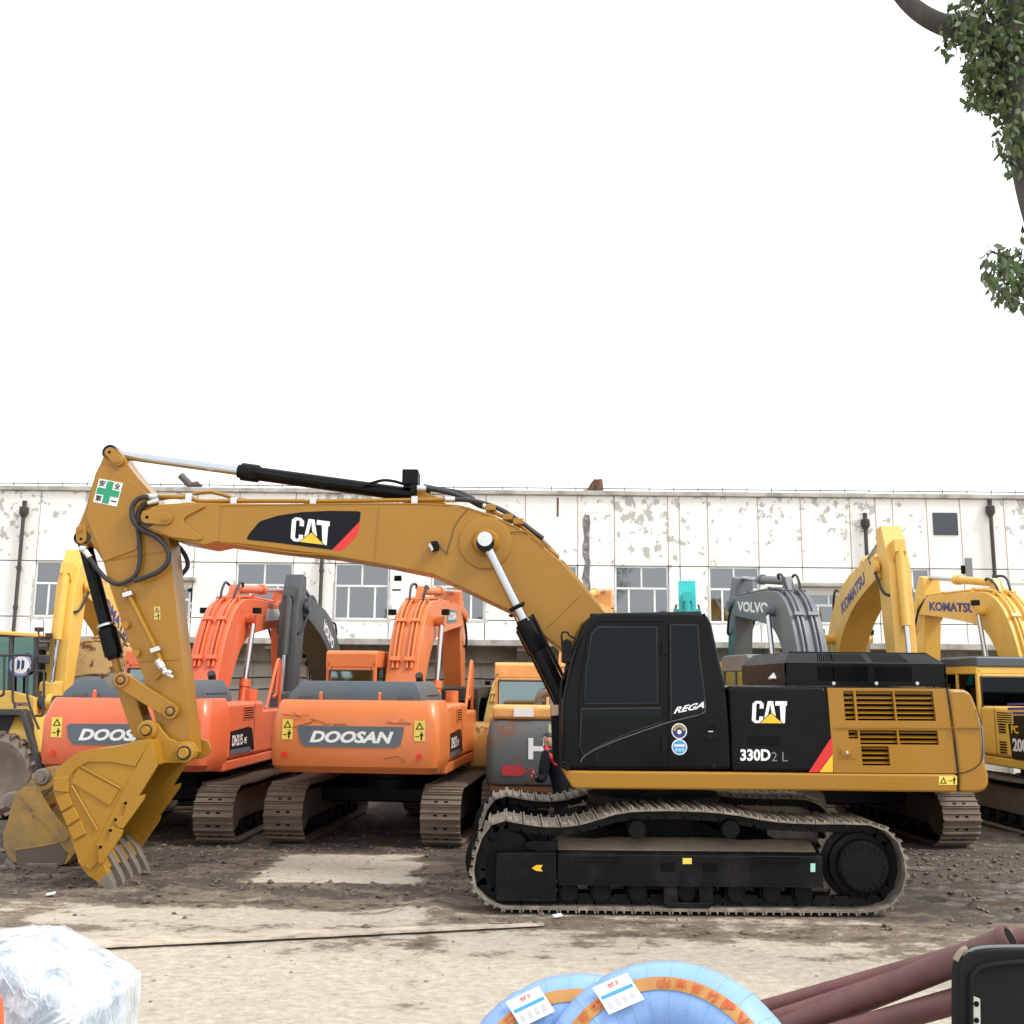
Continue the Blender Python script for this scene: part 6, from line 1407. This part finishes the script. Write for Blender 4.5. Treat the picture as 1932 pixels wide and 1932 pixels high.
# ------------------------------------------------------------------ foreground: wrapped load, hose coils, pipes, black hood
YG = 6.6
wp = thing('wrapped_machine', 'machine part wrapped in wrinkled clear plastic film at the yard edge', 'wrapped load', (at(60, 1900, YG).x, YG + .4, 0))
M_FILM = bpy.data.materials.new('plastic_film'); M_FILM.use_nodes = True
n = M_FILM.node_tree; L = n.links; b = n.nodes['Principled BSDF']
geo = nd('ShaderNodeNewGeometry'); mp = nd('ShaderNodeMapping'); mp.inputs['Scale'].default_value = (3, 3, 1.2); mp.inputs['Rotation'].default_value = (.3, .5, .7); L.new(geo.outputs['Position'], mp.inputs[0])
b.inputs['Base Color'].default_value = (.72, .79, .86, 1); b.inputs['Roughness'].default_value = .22
L.new(mr(gnoise(1.6, 7, .66), .40, .58, .30, .95), b.inputs['Alpha'])
bb = nd('ShaderNodeBump'); bb.inputs['Strength'].default_value = .9; bb.inputs['Distance'].default_value = .04; L.new(gnoise(2.6, 5, .6), bb.inputs['Height']); L.new(bb.outputs[0], b.inputs['Normal'])
ol = [(-120, 1790), (-30, 1785), (0, 1783), (42, 1784), (75, 1805), (110, 1826), (150, 1848), (180, 1866), (198, 1880), (207, 1893), (203, 1932), (196, 2010), (190, 2120), (-120, 2120)]
cen = at(20, 1960, YG); rings = []
dense = []
for i, p in enumerate(ol):
    q = ol[(i + 1) % len(ol)]
    for k in range(5): dense.append((p[0] + (q[0] - p[0]) * k / 5, p[1] + (q[1] - p[1]) * k / 5))
for k, (dy, s_) in enumerate(((-.22, .50), (-.20, .74), (-.14, .88), (-.05, .96), (.1, 1.0), (.35, 1.0), (.6, .97), (.75, .85), (.8, .5))):
    rg = []
    for i, (x, y) in enumerate(dense):
        p = at(x, y, YG); q = cen + (p - cen) * s_; q.z = max(q.z, .0) ; f_ = .012 * noise.noise((i * .27, k * .5, 3))
        q = q + (p - cen).normalized() * (f_ if 0 < k < 8 else 0); q.y = YG + dy + .03 * noise.noise((i * .45, k, 5)); q.z = max(q.z, .01); rg.append(q)
    rings.append(rg)
MB().loft(rings).build('plastic_film', M_FILM, wp, smooth=28)
MB().loft([[cen + (at(x, y, YG) - cen) * s_ + Vector((0, dy, 0)) for x, y in dense[::3]] for dy, s_ in ((-.08, .4), (0, .86), (.5, .86), (.6, .5))]).build('wrapped_core', mat('wrapped_core', (.30, .38, .48), .6, dirt=.5, dirtcol=(.12, .14, .18), dscale=5), wp)
for k in range(12):
    rr = random.Random(k + 40); x0, y0 = rr.uniform(0, 60), rr.uniform(1800, 1850); P = []
    for t in range(5): P.append(at(x0 + t * rr.uniform(8, 14), y0 + t * rr.uniform(14, 22), YG - .24 + .012 * t))
    MB().tube(P, .004, 4, 3).build('film_fold', M_FILM, wp)
a, b_ = at(-60, 2100, YG - .4), at(5, 1872, YG - .4)
ob = MB().prism([at(x, y, YG - .45) for x, y in ((-120, 1868), (-20, 1868), (2, 1880), (5, 1910), (6, 2150), (-120, 2150))], (0, .03, 0)).build('orange_panel', M_OR1, None, bev=.02)
tag(ob, 'narrow orange machine panel edge beside the wrapped load', 'panel')

M_HOSE = mat('blue_wrap', (.21, .36, .66), .38, var=.10, dirt=.25, dirtcol=(.12, .25, .55), dscale=5, bump=.25, bscale=14)
M_TAPE = mat('orange_tape', (.40, .19, .05), .4, var=.15, dirt=.3, dirtcol=(.5, .36, .1), dscale=4)
def coil(label, cpx, cpy, Y, Rm, rm, ax, flip, tape_ang):
    c = at(cpx, cpy, Y); root = thing('hose_coil', label, 'hose coil', (c.x, c.y, 0), 0, 'blue wrapped hose coils')
    ax = Vector(ax).normalized(); u = ax.cross(Vector((0, 1, 0))).normalized(); v = u.cross(ax)   # ring plane u,v
    v = v if v.z > 0 else -v
    N, K = 120, 20
    def T(i, k, dr=0.):
        a = 2 * math.pi * i / N; b2 = 2 * math.pi * k / K
        d = u * math.cos(a) + v * math.sin(a); wr_ = .006 * noise.noise((i * 2.3, 0, 4)) + (.010 if i % 4 == 0 else 0) * noise.noise((i * .7, 3, 1))
        return c + d * Rm + (d * math.cos(b2) + ax * math.sin(b2)) * (rm + wr_ + dr)
    mb = MB(); vv = [T(i, k) for i in range(N) for k in range(K)]
    mb.add(vv, [[i * K + k, ((i + 1) % N) * K + k, ((i + 1) % N) * K + (k + 1) % K, i * K + (k + 1) % K] for i in range(N) for k in range(K)])
    ho = mb.build('wrapped_hose', M_HOSE, root, smooth=60)
    mb = MB(); k0 = K * tape_ang
    for i in range(N):
        mb.add([T(i, k0 - .55, .006), T(i + 1, k0 - .55, .006), T(i + 1, k0, .007), T(i, k0, .007), T(i + 1, k0 + .55, .006), T(i, k0 + .55, .006)], [(0, 1, 2, 3), (3, 2, 4, 5)])
    tp = mb.build('tape', M_TAPE, ho, smooth=60)
    # bands of the wrapping
    for i in range(0, N, 4):
        MB().tube([T(i, k, .0005) for k in range(K + 1)], .0013, 4).build('wrap_crease', mat('wrap_crease', (.17, .34, .66), .5), ho)
    return T, K, tape_ang, ho, N
def on_tape(s, i0, step, T, K, ta, ho, m, sgn=1, w_=.50):
    for j, ch in enumerate(s):
        i = i0 + j * step
        if ch == ' ': continue
        k0 = K * ta
        A, B, D_ = T(i, k0 - sgn * w_ * .8, .012), T(i + step * .75, k0 - sgn * w_ * .8, .012), T(i, k0 + sgn * w_ * .8, .012)
        text(ch, 'tape_lettering', m, ho, A, B, D_, bold=.02)
YHc = 5.3
M_TRED = mat('tape_red', (.45, .06, .02), .5)
def hose(label, P, tx0, step, r_, tagat, Y):
    """a fat curved run of wrapped hose given by its picture centre line; carries on down to the ground at both ends"""
    pass
T, K, ta, ho, N = coil('blue wrapped hose coil with a printed orange tape, lying over its neighbour', 1262, 2098, YHc, .50, .185, (-.24, -.80, .50), 1, .225)
T2, K2, ta2, ho2, N2 = coil('blue wrapped hose coil half covered by the coil lying over it', 1092, 2112, YHc + .22, .50, .185, (-.20, -.80, .50), 1, .225)
M_PIPE = mat('primer_red_pipe', (.115, .042, .04), .5, dirt=.5, dirtcol=(.19, .09, .07), dscale=5, var=.15, rust=.1)
def pipe(label, a, b_, r_, group, flange=False):
    o = MB().tube([a, a.lerp(b_, .35), a.lerp(b_, .7), b_], r_, 24).build('steel_pipe', M_PIPE, None)
    tag(o, label, 'pipe', group)
    if flange:
        d = (b_ - a).normalized(); MB().lathe(b_ - d * .05, d, [(0, r_), (0, r_ * 1.12), (.035, r_ * 1.15), (.05, r_ * 1.05), (.05, r_ * .8), (.0, r_ * .8)], 28).build('end_collar', M_PIPE, o)
        MB().cyl(b_ - d * .01, b_ + d * .002, r_ * .82, n=20).build('bore', M_DARK, o)
    return o
on_tape('山东潍坊PVC钢丝管', 38, 3, T, K, ta, ho, M_TRED, -1)
on_tape('山东潍坊', 16, 3, T, K, ta, ho, M_TRED, -1)
on_tape('山东潍坊', 14, 3, T2, K2, ta2, ho2, M_TRED, -1)
def slip(T, K, ta, ho, i0, i1):
    A, B, D_ = T(i0, K * ta + 1.2, .034), T(i1, K * ta + 1.2, .034), T(i0, K * ta - 1.2, .034)
    o = MB().prism([A, B, B + (D_ - A), D_], (B - A).cross(D_ - A).normalized() * .002).build('paper_label', M_WHITE, ho, smooth=0)
    n_ = (B - A).cross(D_ - A).normalized(); P = lambda u, v: A + (B - A) * u + (D_ - A) * v + n_ * .004
    for v0, v1, m in ((.50, .62, MATS['sticker_blue']),): MB().prism([P(.05, v0), P(.95, v0), P(.95, v1), P(.05, v1)], n_ * .001).build('print', m, o, smooth=0)
    text('合格证', 'print', M_RED, o, P(.36, .74), P(.68, .74), P(.36, .93), bold=.02, thick=.001)
    for k in range(4): MB().prism([P(.1 + k * .21, .14), P(.24 + k * .21, .14), P(.22 + k * .21, .40), P(.12 + k * .21, .36)], n_ * .001).build('print', mat('print_mid', (.42, .43, .46), .5), o, smooth=0)
slip(T, K, ta, ho, 27, 35); slip(T2, K2, ta2, ho2, 25, 33)

def pipe_px(label, pa, Ya, pb, Yb, r_, flange=False):
    a, b_ = at(*pa, Ya), at(*pb, Yb); d = (a - b_)
    t = (b_.z - (r_ + .005)) / (b_.z - a.z); a2 = b_ + d * t
    return pipe(label, a2, b_, r_, 'primer-red steel pipes', flange)
pipe_px('longest slim primer-red steel pipe lying behind the flanged one', (1342, 1930), 8.0, (1905, 1772), 7.1, .055)
pipe_px('thick primer-red steel pipe with a collar at its raised open end', (1500, 1935), 7.0, (1908, 1772), 6.2, .078, True)
pipe_px('primer-red steel pipe lying just under the thick collared one', (1440, 1932), 7.3, (1960, 1762), 6.75, .06)
pipe_px('dark primer-red steel pipe at the bottom of the pipe pile', (1640, 1935), 6.6, (1990, 1835), 6.1, .07)
# black machine hood in the right corner
YK = 5.55
bh = thing('machine_hood', 'dented black machine hood with rounded corner and a green strip, beside the pipes', 'machine', (at(1920, 1900, YK).x, YK + .5, 0))
M_OLDK = mat('faded_black', (.007, .009, .008), .55, spec=.15, dirt=.4, dirtcol=(.018, .02, .018), dscale=6)
ol = [(1806, 2200), (1806, 1850), (1808, 1826), (1815, 1808), (1828, 1796), (1845, 1790), (1900, 1787), (1990, 1788), (2120, 1790), (2120, 2200)]
hb_ = MB().prism([max(p, p) for p in (at(x, y, YK) for x, y in ol)], (0, .09, 0)).build('hood_panel', M_OLDK, bh, bev=.025, seg=3)
for p in hb_.data.vertices: p.co.z = max(p.co.z, .0)
MB().tube([at(x, y, YK - .006) for x, y in ((1832, 2000), (1832, 1860), (1838, 1836), (1860, 1822), (1930, 1815), (2050, 1813))], .014, 8, 4).build('pressed_rib', M_OLDK, hb_)
MB().tube([at(x, y, YK + .02) for x, y in ((1818, 1806), (1830, 1795), (1846, 1789), (1900, 1786), (2100, 1787))], .010, 8, 3).build('edge_seal', mat('seal_grey', (.14, .15, .15), .5), hb_)
br = MB().prism([at(x, y, YK - .002) for x, y in ((1834, 1878), (1848, 1884), (1850, 2000), (1835, 2000))], (0, -.01, 0)).build('bracket', mat('grey_bracket', (.42, .43, .38), .5), hb_, bev=.003)
for py in (1894, 1925): c = at(1842, py, YK - .011); MB().cyl(c, c + Vector((0, -.003, 0)), .014, n=10).build('bolt_hole', M_DARK, br)
MB().prism([at(x, y, YK + .05) for x, y in ((1803, 1818), (1806, 1818), (1807, 1900), (1804, 1905), (1801, 1860))], (0, .02, 0)).build('green_strip', mat('green_strip', (.05, .75, .15), .4), hb_)
MB().tube([at(x, y, YK + .03) for x, y in ((1803, 1812), (1808, 1802), (1816, 1793), (1824, 1790))], .016, 7, 3).build('torn_seal', mat('torn_seal', (.25, .2, .15), .8), hb_)
zt_ = at(1908, 1772, 6.2).z - .11
MB().box(at(1975, 1900, 7.3).x, at(2250, 1900, YK).x, YK + .11, 7.3, 0, zt_ - .05).build('body', M_OLDK, bh, bev=.03)

# ------------------------------------------------------------------ tree at the right
YTr = 9.0
M_BARK = mat('bark', (.06, .055, .05), .95, dirt=.6, dirtcol=(.11, .10, .09), dscale=5, bump=1., bscale=14, stretch=(1, 1, .3))
tx = at(2110, 600, YTr).x
tree = thing('tree', 'leafy evergreen tree leaning in beside the yard', 'tree', (tx + .25, YTr, 0))
tr_pts = [Vector((tx + .25, YTr, -.05)), Vector((tx + .18, YTr, 1.5)), at(2075, 900, YTr), at(2020, 620, YTr), at(1984, 470, YTr), at(1948, 350, YTr), at(1920, 200, YTr), at(1905, 40, YTr), at(1890, -150, YTr), at(1900, -400, YTr)]
MB().tube(tr_pts, lambda t: .22 - .13 * t, 14, 4).build('trunk', M_BARK, tree)
for L, r0 in (([(1900, 120), (1850, 62), (1790, 50), (1742, 28), (1702, -8), (1660, -70)], .125), ([(1960, 560), (1925, 548), (1905, 530)], .035), ([(1925, 330), (1900, 210), (1860, 150)], .04), ([(1900, 60), (1980, -60), (2060, -200)], .07)):
    MB().tube([at(x, y, YTr + .03 * i) for i, (x, y) in enumerate(L)], lambda t, r0=r0: r0 * (1 - .45 * t), 10, 4).build('limb', M_BARK, tree)
M_LEAF = bpy.data.materials.new('leaves'); M_LEAF.use_nodes = True
n = M_LEAF.node_tree; L = n.links
for x in list(n.nodes): n.nodes.remove(x)
o_ = nd('ShaderNodeOutputMaterial'); pb = nd('ShaderNodeBsdfPrincipled'); tb = nd('ShaderNodeBsdfTranslucent'); mxs = nd('ShaderNodeMixShader'); mxs.inputs[0].default_value = .28
geo = nd('ShaderNodeNewGeometry'); mp = nd('ShaderNodeMapping'); L.new(geo.outputs['Position'], mp.inputs[0])
cl = cm(mr(gnoise(5., 3), .35, .65), (.032, .060, .024), (.085, .125, .045)); L.new(cl, pb.inputs['Base Color']); pb.inputs['Roughness'].default_value = .55
L.new(cm(mr(gnoise(5., 3), .35, .65), (.06, .12, .03), (.14, .20, .05)), tb.inputs[0])
L.new(pb.outputs[0], mxs.inputs[1]); L.new(tb.outputs[0], mxs.inputs[2]); L.new(mxs.outputs[0], o_.inputs[0])
lr = random.Random(11)
def leaf_pts(c, ln, r_):
    d = Vector((r_.gauss(0, .5), r_.gauss(0, .5), -.75 + r_.gauss(0, .35))).normalized(); s_ = d.orthogonal().normalized(); s_.rotate(Matrix.Rotation(r_.uniform(0, 6.28), 3, d)); nn = d.cross(s_)
    w_ = ln * .24
    return [c, c + d * ln * .35 + s_ * w_ + nn * ln * .06, c + d * ln * .7 + s_ * w_ * .7 + nn * ln * .03, c + d * ln, c + d * ln * .7 - s_ * w_ * .7 + nn * ln * .03, c + d * ln * .35 - s_ * w_ + nn * ln * .06, c + d * ln * .5]
LF = [(0, 1, 6), (1, 2, 6), (2, 3, 6), (3, 4, 6), (4, 5, 6), (5, 0, 6)]
blobs = [(1850, 30, 62, 420), (1885, 70, 80, 760), (1900, 140, 74, 640), (1855, 130, 52, 260), (1868, 178, 46, 220), (1925, 40, 66, 420), (1922, 215, 46, 300), (1906, 258, 32, 110), (1924, 300, 34, 170), (1838, 180, 28, 70), (1815, 50, 42, 190), (1796, 92, 26, 36), (1930, 250, 40, 220),
         (1893, 520, 44, 230), (1878, 482, 26, 60), (1918, 495, 34, 130), (1925, 556, 32, 100), (1882, 560, 12, 20), (1908, 565, 14, 30), (1926, 438, 8, 8), (1985, 60, 90, 700), (1960, 520, 40, 250), (2000, -120, 140, 900), (1880, -90, 110, 700), (2080, 120, 110, 600), (2050, 350, 90, 400)]
mb = MB(); singles = []
for cx_, cy_, rr, nn_ in blobs:
    for _ in range(int(nn_ * .58)):
        a = lr.uniform(0, 6.28); q = rr * 1.12 * math.sqrt(lr.random()) * (.85 + .3 * noise.noise((math.cos(a) * 2, math.sin(a) * 2, cx_))); dy = lr.gauss(0, .22)
        c = at(cx_ + q * math.cos(a), cy_ + q * math.sin(a), YTr + dy); ln = lr.uniform(.06, .125)
        if q > rr * .9 and len(singles) < 220 and cx_ < 1935: singles.append((c, ln)); continue
        mb.add(leaf_pts(c, ln, lr), LF)
cr = mb.build('crown', M_LEAF, tree, smooth=60); cr['kind'] = 'stuff'
lm = MB().add(leaf_pts(Vector((0, 0, 0)), 1., random.Random(2)), LF).mesh('leaf'); lm.materials.append(M_LEAF)
for c, ln in singles:
    o = bpy.data.objects.new('leaf', lm); col.objects.link(o); o.parent = tree
    o.location = c - ORG[tree.name]; o.scale = (ln, ln, ln); o.rotation_euler = (lr.uniform(-.5, .5), lr.uniform(-.5, .5), lr.uniform(0, 6.28))
mb = MB()
for cx_, cy_, rr, nn_ in blobs:
    for _ in range(max(3, nn_ // 40)):
        a = lr.uniform(0, 6.28); p0 = at(cx_ + rr * .2, cy_ - rr * .1, YTr); p1 = at(cx_ + rr * .9 * math.cos(a), cy_ + rr * .9 * math.sin(a), YTr + lr.gauss(0, .2)); mb.tube([p0, p0.lerp(p1, .5) + Vector((0, 0, .05)), p1], lambda t: .009 - .006 * t, 5)
mb.build('twigs', M_BARK, tree)['kind'] = 'stuff'

for i, (px, py) in enumerate(((96, 1686), (1052, 1727))):
    c = gnd(px, py, .03); o = MB().obox(c, (.05, .01, .008), (-.01, .035, .004), (0, 0, .006)).build('paper_scrap', M_WHITE, None, bev=.003)
    tag(o, ('white paper scrap in the mud before the bucket teeth', 'white paper scrap beside the front end of the track')[i], 'litter')
